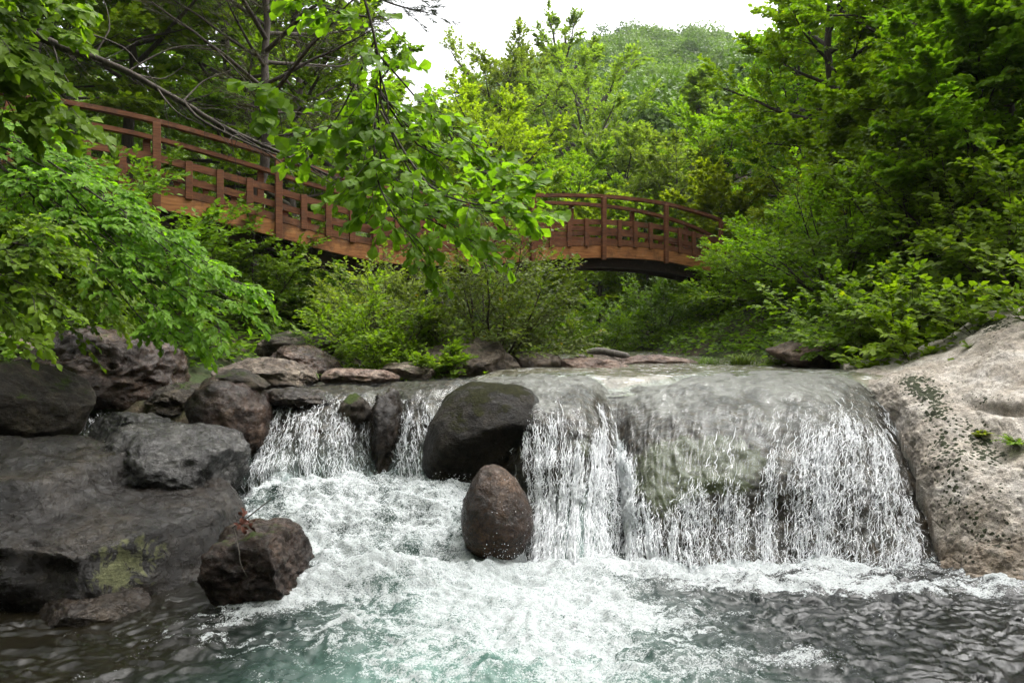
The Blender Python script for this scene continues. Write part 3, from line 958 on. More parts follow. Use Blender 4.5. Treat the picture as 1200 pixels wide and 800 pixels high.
# where the sheet breaks up
lipY = np.interp(px, [590, 625, 660, 700, 730, 770, 820, 870, 920, 960, 1000, 1040, 1080, 1110], [462, 480, 490, 490, 500, 570, 540, 560, 520, 490, 475, 470, 490, 560])
lipY = lipY + 14 * sstep(735, 760, px) * (1 - sstep(800, 850, px)) - 12 * sstep(800, 850, px) * (1 - sstep(960, 1030, px))
foam = sstep(-18, 55, py - lipY + 22 * nz)
foam *= 1 - .9 * sstep(1032, 1062, px - (py - 560) * .30 + 12 * nz) * sstep(450, 480, py)
foam *= 1 - .75 * np.exp(-((px - 845) / 48) ** 2 - ((py - 550) / 30) ** 2)
foam *= 1 - .8 * sstep(640, 600, px) * 1.0
run_ = fbm(np.stack([u * 4.5 + .2 * nz, v * .9, u * 0], -1), 4, .6)
foam = np.clip(foam * (1.0 + .65 * run_) + .22 * sstep(645, 665, py) + .45 * np.clip(run_ - .08, 0, .5) * sstep(440, 500, py), 0, 1)
chute = np.exp(-((px - 680 + (py - 600) * .1) / 34) ** 2) * sstep(540, 640, py) * .9
foam = np.clip(foam + .25 * chute, 0, 1)
_, VR = fall('waterfall', 'broad sheet of water fanning down the granite dome', G[18:412], Nn[18:412], u[18:412], v[18:412], foam[18:412], np.clip(chute, 0, 1)[18:412])
FR, PR = foam[18:412], (px[18:412], py[18:412])

LEFT = [
    [(300, 452, 9.4), (285, 466, 8.6), (272, 500, 7.9), (268, 545, 7.5), (266, 600, 7.0)],
    [(340, 450, 9.2), (320, 460, 8.3), (306, 492, 7.6), (298, 540, 7.15), (292, 600, 6.7)],
    [(385, 449, 9.2), (368, 457, 8.2), (352, 484, 7.5), (346, 535, 7.08), (342, 602, 6.6)],
    [(425, 449, 9.2), (414, 456, 8.1), (404, 480, 7.45), (400, 535, 7.05), (398, 602, 6.58)],
    [(455, 448, 9.2), (450, 455, 8.2), (448, 482, 7.7), (448, 535, 7.35), (448, 600, 6.8)],
    [(490, 446, 9.2), (488, 453, 8.1), (484, 478, 7.45), (486, 535, 7.05), (488, 602, 6.58)],
    [(535, 444, 9.2), (530, 450, 8.1), (514, 474, 7.5), (512, 535, 7.15), (514, 602, 6.62)],
    [(560, 443, 9.2), (556, 450, 8.2), (546, 474, 7.7), (542, 535, 7.35), (542, 602, 6.8)],
]
G2, N2, u2, v2 = loft(LEFT, 260, 210)
G2 = G2 + N2 * (np.linspace(0, 1, 210)[None, :] ** .7 * (.05 * fbm(G2 * 2.2 + 8, 3) + .03 * fbm(G2 * np.array([7, 3, 3]), 3)))[..., None]
px2, py2 = pix(G2)
nz2 = fbm(np.stack([px2 / 35, py2 / 35, np.ones_like(px2)], -1), 3)
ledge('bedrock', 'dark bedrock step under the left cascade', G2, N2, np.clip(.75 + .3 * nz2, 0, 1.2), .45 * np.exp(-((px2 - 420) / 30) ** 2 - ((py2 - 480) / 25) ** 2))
foam2 = sstep(456, 492, py2 + 14 * nz2) * .82
foam2 *= 1 - .85 * np.exp(-((px2 - 450) / 14) ** 2)
foam2 *= sstep(284, 300, px2 + 8 * nz2) * (1 - sstep(514, 526, px2))
aer2 = .35 * sstep(500, 560, py2)
_, VL = fall('waterfall', 'left cascade dropping in a broken curtain beside the mossy boulder', G2[10:250], N2[10:250], u2[10:250], v2[10:250], foam2[10:250], aer2[10:250])


# small cascade far left between the boulders
SM = [[(84, 480, 8.2), (86, 492, 7.6), (84, 512, 7.2), (82, 540, 6.9)], [(108, 482, 8.2), (112, 492, 7.6), (112, 512, 7.2), (110, 540, 6.9)],
      [(150, 478, 8.3), (150, 488, 7.8), (140, 512, 7.3), (136, 540, 6.9)], [(200, 472, 8.6), (190, 486, 8.0), (178, 505, 7.5), (170, 540, 7.0)]]
G3, N3, u3, v3 = loft(SM, 90, 70)
px3, py3 = pix(G3)
fall('waterfall', 'small white cascade between the far left boulders', G3, N3, u3, v3, np.full(px3.shape, .95), np.zeros(px3.shape), amp=.04)


# ------------------------------------------------------------------ right granite slope
def granite():
    SL = [
        [(985, 425, 10.0), (1010, 450, 8.1), (1062, 520, 6.75), (1088, 600, 5.95), (1100, 668, 5.50), (1105, 715, 5.2)],
        [(1010, 424, 9.9), (1045, 450, 7.6), (1090, 520, 6.4), (1112, 600, 5.72), (1120, 668, 5.38), (1122, 715, 5.1)],
        [(1045, 420, 9.7), (1085, 444, 7.4), (1120, 520, 6.2), (1140, 600, 5.55), (1148, 670, 5.2), (1150, 715, 5.0)],
        [(1090, 402, 9.4), (1130, 430, 7.4), (1160, 515, 6.1), (1175, 600, 5.4), (1180, 675, 5.1), (1182, 720, 4.9)],
        [(1150, 372, 9.0), (1178, 405, 7.3), (1195, 500, 6.05), (1205, 600, 5.35), (1212, 680, 5.0), (1215, 725, 4.8)],
        [(1205, 357, 8.6), (1230, 392, 7.2), (1245, 490, 6.0), (1250, 600, 5.3), (1255, 690, 4.95), (1258, 735, 4.75)],
        [(1290, 345, 8.4), (1310, 385, 7.1), (1320, 480, 5.95), (1330, 600, 5.2), (1335, 700, 4.8), (1340, 745, 4.6)],
        [(1420, 335, 8.2), (1440, 380, 7.0), (1450, 480, 5.8), (1470, 600, 5.05), (1480, 720, 4.6), (1490, 770, 4.4)],
    ]
    G, Nn, u, v = loft(SL, 300, 330)
    px, py = pix(G)
    d = .05 * fbm(G * 1.5, 4) + .016 * fbm(G * 7, 4, .6) + .006 * fbm(G * 28, 3) - .012 * np.clip(1 - np.abs(fbm(G * np.array([1.5, 1.5, 3.2]) + 5, 4)) * 14, 0, 1)
    # the overhanging crack near the right edge and the hollow with the fern below it
    cy = 466 + 14 * np.sin((px - 1140) / 40) - (px - 1190) * .12
    k = sstep(1120, 1160, px)
    d -= .09 * k * np.exp(-((py - cy - 4) / 4.5) ** 2)
    d += .04 * k * np.exp(-((py - cy + 12) / 14) ** 2)
    d -= .05 * np.exp(-((px - 1165) / 22) ** 2 - ((py - 520) / 16) ** 2)
    d += .03 * np.sin(py / 17 + fbm(G * 1.2, 3) * 3) * sstep(450, 520, py) * .35
    V = G + Nn * d[..., None]
    patch = np.zeros_like(px)
    for (a, b, wx, wy, st) in [(1095, 475, 26, 40, 1.2), (1070, 450, 25, 14, 1.0), (1110, 545, 24, 40, .9), (1160, 385, 20, 14, 1.3), (1178, 378, 22, 8, 1.1), (1150, 505, 18, 22, .9), (1165, 530, 30, 14, .7),
                               (1135, 600, 35, 70, .75), (1185, 620, 40, 70, .8), (1160, 470, 30, 6, .8)]:
        patch += st * np.exp(-((px - a) / wx) ** 2 - ((py - b) / wy) ** 2)
    patch = np.pad(np.clip(patch, 0, 1.4), ((1, 1), (1, 1)), 'edge')
    nu, nv = V.shape[:2]
    back = V[:, :1] * np.array([1, 1, 0]) + np.array([0, .6, -.8])
    low = V[:, -1:] * np.array([1, 1, 0]) + np.array([0, 0, -.8])
    V = np.concatenate([back, V, low], 1)
    L = V[:1].copy(); L[..., 2] = -.8
    R = V[-1:].copy(); R[..., 2] = -.8
    V = np.concatenate([L, V, R], 0)
    l, s = quads(grid_faces(*V.shape[:2]))
    o = link('granite_boulder', new_mesh('granite_boulder', V.reshape(-1, 3), l, s, M['granite'], True, {'patch': patch.ravel()}))
    tag(o, 'big pale granite boulder sloping down to the pool on the right', 'boulder')
    return G, Nn


GR, NR = granite()


def clump_leaves(rng, n, r, L, tall=1.0):
    az = rng.uniform(0, 2 * np.pi, n)
    el = rng.uniform(.2, 1.3, n)
    d = np.stack([np.cos(az) * np.cos(el), np.sin(az) * np.cos(el), np.sin(el) * tall], 1)
    pos = rng.uniform(-r, r, (n, 3)) * np.array([1, 1, .3])
    return pos, d


def moss_clumps():
    rng = np.random.RandomState(8)
    V, Fc = ico(3)
    for i, (px, py, sz, lab) in enumerate([
            (1168, 395, .10, 'green moss cushion near the top of the pale granite'), (1150, 378, .07, 'small moss cushion at the granite crest'),
            (1158, 500, .06, 'dark moss tuft in the hollow of the pale granite')]):
        pass


# fern-like plants on the granite
def surf_pt(G, Nn, px0, py0):
    px, py = pix(G)
    i = np.argmin((px - px0) ** 2 + (py - py0) ** 2)
    return G.reshape(-1, 3)[i], Nn.reshape(-1, 3)[i]


def fern(name, label, loc, seed, n, L, mat, outward, k=9, leafL=.05):
    rng = np.random.RandomState(seed)
    az = rng.uniform(0, 2 * np.pi, n)
    d = np.stack([np.cos(az), np.sin(az), rng.uniform(.1, .9, n)], 1) + np.array(outward) * .8
    fr = curved(np.zeros((n, 3)), norm(d), L * rng.uniform(.6, 1.1, n), np.full(n, -.45), 7)
    ti = np.repeat(np.arange(n), 2 * k)
    s = np.tile(np.repeat(np.linspace(.12, 1, k), 2), n)
    p, t = sample_path(fr, ti, s)
    sd = norm(np.cross(t, np.array([0, 0, 1.0])))
    sg = np.where(np.arange(len(s)) % 2 == 0, 1, -1)[:, None]
    ld = norm(t * .5 + sd * sg)
    nr = np.array([0, 0, 1.0]) + rng.randn(len(s), 3) * .2
    ll = leafL * (1.1 - s * .8)
    lv = leaf_geo(T_MED, p, ld, nr, ll, .55, rng.rand(len(s)) * .9)
    wood = tubes(fr, np.full((n, 7), .0022), 4)
    return plant_thing(name, label, 'plant', loc, wood, lv, mat, 'bark', names=('stem', 'leaves'))


for (fx, fy, sd, n, L, lab) in [(1150, 508, 3, 8, .14, 'small yellow-green fern in a hollow of the pale granite'),
                                 (1188, 520, 5, 12, .24, 'larger fern on the pale granite at the right edge')]:
    p_, n_ = surf_pt(GR, NR, fx, fy)
    fern('fern', lab, p_ - n_ * .03, sd, n, L, 'leaf_lime' if sd == 3 else 'leaf_bright', n_)


# ------------------------------------------------------------------ pool
def build_pool():
    ys = np.concatenate([np.linspace(-8, 2.6, 30)[:-1], np.linspace(2.6, 4.2, 90)[:-1], np.linspace(4.2, 7.3, 250)])
    xs = np.concatenate([np.linspace(-14, -4, 30)[:-1], np.linspace(-4, 4, 520), np.linspace(4, 14, 30)[1:]])
    X, Y = np.meshgrid(xs, ys, indexing='ij')
    p = np.stack([X, Y, np.zeros_like(X)], -1)
    n0 = fbm(p * 1.1 + 3, 3)
    # plunge pool on the left is higher and runs down to the main pool
    inx = sstep(-2.55, -2.2, X) * (1 - sstep(-.22, .0, X))
    up = .42 * sstep(5.25, 6.55, Y + .25 * n0) * inx
    lowp = .12 * np.exp(-((X + 1.0) / .55) ** 2 - ((Y - 5.15) / .22) ** 2)
    pxx = 600 + X / np.maximum(Y, .5) * F
    base = np.interp(pxx, [-200, 230, 380, 540, 620, 700, 740, 850, 950, 1050, 1110, 1180, 1400], [3.6, 4.4, 5.0, 5.4, 5.5, 5.45, 5.35, 5.42, 5.48, 5.5, 5.45, 5.1, 4.4])
    dist = base - Y          # metres in front of the foot of the falls
    foot = np.exp(-(np.clip(dist, -1, 9) / .26) ** 2) * sstep(-2.2, -1.6, X) * (1 - .45 * sstep(2.4, 3.0, X))
    plume = np.exp(-((X - .05 + .1 * (Y - 4.6)) / (.85 + .30 * (5.4 - Y))) ** 2) * (.35 + .65 * sstep(3.0, 5.0, Y + .5 * n0))
    right = np.exp(-((Y - 5.08 - .12 * n0) / .20) ** 2) * sstep(.8, 1.3, X) * .75
    left_run = sstep(5.2, 5.7, Y) * inx * .98
    streak = .30 * np.clip(fbm(p * np.array([.9, 3.2, 1]) + 11, 4) + .15, 0, 1) * sstep(2.5, 4.5, Y)
    foam = np.clip(np.maximum.reduce([foot, plume * 1.05, right, left_run]) + streak + .08 * n0, 0, 1)
    foam *= 1 - .55 * sstep(-1.35, -1.9, X) * (1 - sstep(5.1, 5.5, Y))
    aer = np.clip(np.exp(-((X + .15) / 1.0) ** 2) * sstep(7.0, 3.0, Y) * 1.15 + .18 * left_run, 0, 1)
    aer = np.clip(aer * (1 + .5 * n0), 0, 1)
    shallow = sstep(-1.3, -2.2, X + .3 * n0) * (1 - inx * sstep(5, 5.5, Y)) * .9
    wp = p + .16 * np.stack([fbm(p * 2.2, 3), fbm(p * 2.2 + 31, 3), np.zeros_like(X)], -1)
    ch = fbm(wp * np.array([4.2, 6.5, 1]), 4, .55, ridge=True) - .6
    chop = .030 * ch + .007 * fbm(wp * np.array([8, 15, 1]), 3, .55)
    lace = np.clip(1 - np.abs(fbm(wp * np.array([3.4, 5.2, 1]) + 7, 3)) * 7, 0, 1)
    foam = np.clip(foam + (.42 * lace + .40 * sstep(.25, .75, ch)) * sstep(2.3, 3.2, Y) * (.55 + .6 * fbm(p * 1.3 + 2, 2)), 0, 1)
    run = fbm(np.stack([X * 3.2 + .8 * n0, Y * 1.1, n0], -1), 4)
    foam = np.clip(foam - inx * sstep(5.2, 5.7, Y) * (.10 + .36 * np.clip(run + .1, 0, 1)), 0, 1)
    wave = .05 * (fbm(np.stack([X * 1.7 + .6 * n0, Y * 4.2 + 1.2 * n0, X * 0], -1), 3, .5, ridge=True) - .5) * inx * sstep(5.1, 5.6, Y)
    lump = wave + .060 * fbm(p * np.array([3.4, 2.6, 1]) + 5, 4) + .026 * fbm(wp * 10 + 2, 3) + .014 * np.abs(fbm(p * 24, 2))
    chop = chop * (1 - .45 * shallow)
    Z = up + lowp + (1 - foam) * chop + foam * lump + .06 * foot + .05 * right
    Z *= sstep(-4, 1, Y) * .6 + .4
    V = np.stack([X, Y, Z], -1).reshape(-1, 3)
    l, s = quads(grid_faces(len(xs), len(ys)))
    o = link('water', new_mesh('water', V, l, s, M['pool'], True, {'foam': foam.ravel(), 'aer': aer.ravel(), 'shallow': shallow.ravel()}))
    tag(o, 'turquoise and white churning pool below the falls', 'water', kind='structure')


build_pool()


def build_stream():
    xs = np.linspace(-3.4, 4.3, 150); ys = np.concatenate([np.linspace(7.6, 13, 160), np.linspace(13, 26, 60)[1:]])
    X, Y = np.meshgrid(xs, ys, indexing='ij')
    p = np.stack([X, Y, X * 0], -1)
    Z = 1.325 + .012 * np.clip(Y - 11, 0, None) + .022 * fbm(p * np.array([1.6, 2.6, 1]), 4)
    Z -= .13 * sstep(.0, -.7, X)
    Z -= .18 * sstep(8.3, 7.7, Y) + .5 * sstep(.2, -.3, X) * sstep(9.4, 8.8, Y)
    l, s = quads(grid_faces(len(xs), len(ys)))
    o = link('stream', new_mesh('stream', np.stack([X, Y, Z], -1).reshape(-1, 3), l, s, M['stream'], True))
    tag(o, 'rippled stream above the falls running down from under the bridge', 'stream', kind='structure')


build_stream()


def build_spray():
    rng = np.random.RandomState(4)
    V0, F0 = ico(1)
    pts, siz, els = [], [], []
    for VV, FF, n in ((VR, FR, 2600), (VL, foam2[10:250], 900)):
        f = FF.ravel() * (0.3 + sstep(VV[..., 2].max(), VV[..., 2].min(), VV[..., 2]).ravel())
        i = rng.choice(len(f), n, p=f / f.sum())
        q = VV.reshape(-1, 3)[i] + np.stack([rng.randn(n) * .02, -np.abs(rng.randn(n)) * .045, rng.randn(n) * .02 + .012], 1)
        pts.append(q); siz.append(rng.uniform(.0012, .0034, n) * (1 + 1.0 * (rng.rand(n) > .95))); els.append(rng.uniform(1, 2.8, n))
    n = 2600
    x = rng.uniform(-.2, 2.9, n)
    q = np.stack([x, 5.40 - np.abs(rng.randn(n)) * .15, .03 + np.abs(rng.randn(n)) * .09], 1)
    pts.append(q); siz.append(rng.uniform(.0012, .0035, n)); els.append(rng.uniform(.8, 1.5, n))
    n = 900
    q = np.stack([rng.uniform(-2.1, -.3, n), 6.55 - np.abs(rng.randn(n)) * .3, .44 + np.abs(rng.randn(n)) * .05], 1)
    pts.append(q); siz.append(rng.uniform(.0012, .0035, n)); els.append(rng.uniform(.8, 1.5, n))
    n = 160
    q = np.stack([.02 + rng.randn(n) * .16, 5.55 + rng.randn(n) * .12, .15 + np.abs(rng.randn(n)) * .25], 1)
    pts.append(q); siz.append(rng.uniform(.0012, .0035, n)); els.append(rng.uniform(.8, 2, n))
    strands = []
    for GG, NN, FF, n in ((VR, Nn[18:412], FR, 12000), (VL, N2[10:250], foam2[10:250], 2600)):
        nu_, nv_ = FF.shape
        pr = np.clip(FF - .12, 0, 1).ravel() ** 1.3
        pr = pr * np.repeat(np.clip(.45 + .9 * fbm(np.stack([np.arange(nu_) * .11, np.zeros(nu_), np.zeros(nu_)], 1), 3), .04, 2), nv_)
        i = rng.choice(nu_ * nv_, n, p=pr / pr.sum())
        iu, iv = i // nv_, i % nv_
        span = rng.randint(nv_ // 60, nv_ // 12, n)
        tt = np.linspace(0, 1, 9)
        jv = np.clip(iv[:, None] + (span[:, None] * tt), 0, nv_ - 1).astype(int)
        wob = np.cumsum(rng.randn(n, 9) * .5, 1)
        ju = np.clip(iu[:, None] + wob, 0, nu_ - 1).astype(int)
        hgt = rng.uniform(.004, .028, n)[:, None] * (.4 + tt) + .004 * rng.randn(n, 9)
        pth = GG[ju, jv] + NN[ju, jv] * hgt[..., None] + rng.randn(n, 9, 3) * .0022
        rr = rng.uniform(.0008, .0030, n)[:, None] * np.clip(np.sin(np.pi * (tt * .94 + .03)), .1, 1) * rng.uniform(.35, 1.5, (n, 9))
        strands.append(tubes(pth, rr, 5))
    SV, SF = join_parts(strands)
    pts, siz, els = np.concatenate(pts), np.concatenate(siz), np.concatenate(els)
    V = pts[:, None, :] + V0[None] * siz[:, None, None] * np.stack([np.ones_like(els), np.ones_like(els), els], 1)[:, None, :]
    Fc = (F0[None] + (np.arange(len(pts)) * len(V0))[:, None, None]).reshape(-1, 3)
    l, s = quads(Fc)
    l2, s2 = quads(SF + len(pts) * len(V0))
    o = link('spray', new_mesh('spray', np.concatenate([V.reshape(-1, 3), SV]), np.concatenate([l, l2]), np.concatenate([s, s2]), M['spray'], True))
    tag(o, 'white water drops flying off the falls', 'spray', kind='stuff')


build_spray()


# ------------------------------------------------------------------ bridge
def build_bridge():
    xk = np.array([-8.8, -8.06, -6.87, -6.19, -4.44, -3.45, -2.37, -1.12, .44, 2.22, 4.0, 5.76, 6.65, 7.5])
    zk = np.array([3.98, 3.97, 3.94, 3.88, 3.54, 3.27, 3.13, 3.20, 3.43, 3.65, 3.69, 3.47, 3.18, 2.86]) + HC
    X = np.linspace(-8.6, 7.3, 200)
    A = np.stack([xk, zk], 1)
    Zr = np.interp(X, xk, zk)
    for _ in range(60):
        Zr[1:-1] = .25 * Zr[:-2] + .5 * Zr[1:-1] + .25 * Zr[2:]
    D0 = 1.20
    near = np.stack([X, 14 + .65 * (X + 4.44), Zr - D0], 1)
    tdir = norm(np.array([1, .65, 0]))
    ndir = np.array([-tdir[1], tdir[0], 0])
    Wd = 1.15
    root = thing('footbridge', 'red-brown arched wooden footbridge spanning the stream', 'bridge', (near[100, 0], near[100, 1], near[100, 2]))
    O = near[100]

    def sweep(name, x0, x1, off, dz0, dz1, wid, mat, x_is=True):
        sel = (X >= x0) & (X <= x1)
        c = near[sel] + ndir * off
        M_ = len(c)
        a = c - ndir * wid / 2; b = c + ndir * wid / 2
        V = np.stack([a + [0, 0, dz0], b + [0, 0, dz0], b + [0, 0, dz1], a + [0, 0, dz1]], 1)
        idx = np.arange(M_ * 4).reshape(M_, 4)
        nx = np.roll(idx, -1, 1)
        Fq = np.stack([idx[:-1], nx[:-1], nx[1:], idx[1:]], -1).reshape(-1, 4)
        Fq = np.concatenate([Fq, idx[:1, ::-1], idx[-1:]])
        l, s = quads(Fq)
        return link(name, new_mesh(name, V.reshape(-1, 3) - O, l, s, M[mat]), root)

    def box(name, c, ex, mat, bev=.006):
        """box along bridge axes: ex = half sizes (along, across, up), edges chamfered"""
        import bmesh
        bm = bmesh.new()
        bmesh.ops.create_cube(bm, size=2)
        bmesh.ops.scale(bm, vec=ex, verts=bm.verts)
        bmesh.ops.bevel(bm, geom=bm.edges[:], offset=bev, segments=1, affect='EDGES')
        R = Matrix(((tdir[0], ndir[0], 0), (tdir[1], ndir[1], 0), (0, 0, 1)))
        for v_ in bm.verts: v_.co = R @ v_.co
        me = bpy.data.meshes.new(name)
        bm.to_mesh(me); bm.free()
        me.materials.append(M[mat])
        return link(name, me, root, np.array(c) - O)

    def at(x):
        return np.array([x, 14 + .65 * (x + 4.44), np.interp(x, X, Zr) - D0])

    for off, sgn in ((0.0, -1), (Wd, 1)):
        sweep('side_beam', -8.7, 7.4, off, -.36, -.06, .10, 'beam_wood')
        sweep('kerb', -8.7, 7.4, off, -.055, .075, .12, 'rail_wood')
        sweep('lower_rail', -8.7, 7.1, off, .19, .30, .055, 'rail_wood')
        sweep('middle_rail', -8.7, 7.1, off, .46, .585, .06, 'rail_wood')
        sweep('handrail', -8.7, 7.4, off, 1.12, 1.20, .14, 'rail_wood')
        sweep('girder', -8.7, 7.4, off - sgn * .22, -.60, -.09, .12, 'girder')
    # deck planks: one mesh
    Vs, Fs, o = [], [], 0
    x = -8.5
    cube = np.array([[-1, -1, -1], [1, -1, -1], [1, 1, -1], [-1, 1, -1], [-1, -1, 1], [1, -1, 1], [1, 1, 1], [-1, 1, 1]], float)
    cf = np.array([[0, 3, 2, 1], [4, 5, 6, 7], [0, 1, 5, 4], [1, 2, 6, 5], [2, 3, 7, 6], [3, 0, 4, 7]])
    while x < 7.3:
        c = at(x) + ndir * Wd / 2 + [0, 0, -.03]
        sl = (at(x + .05)[2] - at(x - .05)[2]) / .1
        V = c + cube[:, :1] * .068 * np.array([tdir[0], tdir[1], sl * tdir[0]]) + cube[:, 1:2] * (Wd / 2 - .065) * ndir + cube[:, 2:] * [0, 0, .022]
        Vs.append(V); Fs.append(cf + o); o += 8
        x += .125
    l, s = quads(np.concatenate(Fs))
    link('deck', new_mesh('deck', np.concatenate(Vs) - O, l, s, M['rail_wood']), root)
    longs = [-7.95, -6.19, -4.44, -2.81, -1.18, .44, 2.22, 4.0, 5.76, 7.2]
    for off, sg in ((0.0, -1), (Wd, 1)):
        for i, x in enumerate(longs):
            c = at(x)
            mx = c + ndir * (off + sg * .085) + [0, 0, (1.12 - .42) / 2]
            box('post', mx, (.064, .038, (1.12 + .42) / 2), 'rail_wood')
            if i + 1 < len(longs):
                for k in (1, 2, 3):
                    xx = x + (longs[i + 1] - x) * k / 4
                    c2 = at(xx)
                    box('short_post', c2 + ndir * (off + sg * .062) + [0, 0, .255], (.060, .032, .335), 'rail_wood')


build_bridge()

# ------------------------------------------------------------------ vegetation
def gz(x, y): return float(terrain(np.array([x]), np.array([y]))[0])


def gp(px, Y, dz=0.0):
    x = (px - 600) / F * Y
    return (x, Y, gz(x, Y) + dz)


rngm = np.random.RandomState(77)


# --- near hanging oak spray in the middle
def manual_limbs(specs, Mn=10, rng=None, wig=.0):
    out = []
    for sp in specs:
        a = np.array([P(*q) for q in sp])
        out.append(cr(a, Mn, 0))
    L = np.array(out)
    return L


def oak_branch():
    rng = np.random.RandomState(11)
    specs = [
        [(415, -40, 4.9), (438, 40, 4.9), (446, 110, 4.9), (430, 170, 4.8)],
        [(446, 90, 4.9), (455, 130, 4.85), (440, 180, 4.7), (425, 215, 4.6)],
        [(440, 60, 4.9), (475, 100, 5.0), (510, 140, 5.1), (545, 165, 5.1)],
        [(446, 110, 4.9), (490, 170, 4.9), (550, 195, 4.9), (585, 210, 4.9)],
        [(446, 120, 4.9), (480, 190, 5.3), (530, 225, 5.5), (590, 240, 5.6)],
        [(440, 110, 4.9), (450, 180, 5.2), (480, 230, 5.4), (530, 262, 5.5)],
        [(446, 120, 4.9), (480, 200, 4.7), (540, 240, 4.7), (600, 252, 4.7)],
        [(440, 150, 4.8), (455, 210, 4.7), (500, 255, 4.6), (560, 285, 4.6)],
        [(440, 140, 4.8), (440, 200, 4.6), (460, 250, 4.5), (490, 290, 4.5)],
        [(430, 20, 4.9), (400, 15, 4.8), (370, 5, 4.7), (350, -5, 4.6)],
        [(438, 50, 4.9), (410, 110, 4.9), (390, 145, 4.9), (370, 165, 4.9)],
        [(440, 100, 4.9), (480, 150, 5.1), (520, 180, 5.2), (580, 190, 5.2)],
        [(446, 130, 4.8), (500, 215, 4.5), (560, 240, 4.4), (585, 235, 4.4)],
    ]
    L = manual_limbs(specs)
    lr = .008 * np.linspace(1, .35, 10)[None, :] * np.ones((len(specs), 1))
    lr[0] *= 1.5
    o0 = P(415, -40, 4.9)
    wood, lv = grow(rng, L, lr, sub_n=9, sub_len=.32, twig_n=3, twig_len=.20, k=6, leafL=.078, leafW=.78, tmpl=T_OAK, droop=.18, leaf_droop=.28,
                    flat=.45, s0=.22, jit=.5, lvar=.4, nrm_tilt=(.1, -.35, 0))
    wood = (wood[0] - o0, wood[1]); lv = (lv[0] - o0,) + lv[1:]
    plant_thing('oak_branch', 'near hanging branch of broad bright green leaves before the middle of the bridge', 'branch', o0, wood, lv, 'leaf_near', 'bark', names=('twig', 'leaves'))
    # cluster dangling at (300,100)
    specs = [[(255, 60, 4.6), (280, 85, 4.6), (300, 100, 4.6), (315, 110, 4.6)]]
    L = manual_limbs(specs)
    L = np.concatenate([L, manual_limbs([[(258, 63, 4.6), (285, 92, 4.55), (300, 118, 4.5), (306, 132, 4.5)]])])
    o0 = P(255, 60, 4.6)
    wood, lv = grow(np.random.RandomState(3), L, .004 * np.linspace(1, .4, 10)[None, :] * np.ones((2, 1)), sub_n=3, sub_len=.12, twig_n=2, twig_len=.1, k=4, leafL=.095,
                    leafW=.95, tmpl=T_OAK, s0=.55, flat=.6, jit=.3, nrm_tilt=(0, -.8, 0))
    plant_thing('leaf_sprig', 'single sprig of pale green leaves hanging in front of the bridge handrail', 'branch', o0, (wood[0] - o0, wood[1]), (lv[0] - o0,) + lv[1:], 'leaf_near', 'bark', names=('twig', 'leaves'))


oak_branch()


def bare_branch():
    rng = np.random.RandomState(2)
    main = np.array([P(*q) for q in [(-60, -20, 5.6), (0, 18, 5.7), (60, 48, 5.8), (110, 66, 5.9), (160, 88, 6.0), (215, 118, 6.1), (262, 147, 6.2), (310, 172, 6.3), (360, 196, 6.4), (404, 214, 6.5)]])
    path = cr(main, 40, 0)
    path += np.cumsum(rng.randn(40, 3) * .004, 0)
    rad = np.linspace(.040, .007, 40)
    parts = [tubes(path[None], rad[None], 8)]
    m2 = cr(np.array([P(*q) for q in [(215, 118, 6.1), (235, 140, 6.05), (290, 168, 6.0), (345, 190, 5.95), (400, 222, 5.9)]]), 20, 0)
    parts.append(tubes(m2[None], np.linspace(.014, .004, 20)[None], 6))
    for (a, b, c) in [((105, 40, 5.9), (150, 60, 5.9), (185, 105, 6.0)), ((150, 84, 6.0), (200, 60, 6.2), (260, 60, 6.3)), ((185, 105, 6.0), (205, 130, 5.9), (240, 150, 5.8)),
                      ((262, 147, 6.2), (330, 190, 6.0), (350, 215, 5.9)), ((110, 66, 5.9), (130, 30, 6.0), (125, -10, 6.0)), ((60, 48, 5.8), (70, 75, 5.7), (80, 95, 5.6)),
                      ((310, 172, 6.3), (380, 170, 6.5), (430, 190, 6.6)), ((215, 118, 6.1), (240, 95, 6.3), (285, 80, 6.4)), ((160, 88, 6.0), (190, 92, 6.1), (215, 75, 6.2))]:
        q = cr(np.array([P(*a), P(*b), P(*c)]), 12, 0)
        q += np.cumsum(rng.randn(12, 3) * .006, 0) * np.linspace(0, 1, 12)[:, None]
        parts.append(tubes(q[None], np.linspace(.009, .002, 12)[None], 5))
    for i in range(90):
        j = rng.randint(6, 39)
        d = norm(rng.randn(3) * np.array([1, .6, .8]) + (path[j] - path[j - 1]) * 20)
        l_ = rng.uniform(.1, .45)
        u_ = np.linspace(0, 1, 6)[:, None]
        q = path[j] + d * l_ * u_ + np.cumsum(rng.randn(6, 3) * .012, 0) * u_
        parts.append(tubes(q[None], np.linspace(.004, .0012, 6)[None], 4))
    V, Fq = join_parts(parts)
    o0 = path[0]
    l, s = quads(Fq)
    o = link('bare_branch', new_mesh('bare_branch', V - o0, l, s, M['bark'], True), None, o0)
    tag(o, 'long dark bare branch slanting down across the left half of the bridge', 'branch')


bare_branch()


def hanging(name, label, specs, seed, mat, leafL, tmpl=T_MED, loc=None, **kw):
    rng = np.random.RandomState(seed)
    L = manual_limbs(specs)
    lr = .012 * np.linspace(1, .25, 10)[None, :] * np.ones((len(specs), 1))
    o0 = L[0, 0]
    wood, lv = grow(rng, L, lr, leafL=leafL, tmpl=tmpl, **kw)
    return plant_thing(name, label, 'branch', o0, (wood[0] - o0, wood[1]), (lv[0] - o0,) + lv[1:], mat, 'bark', names=('twig', 'leaves'))


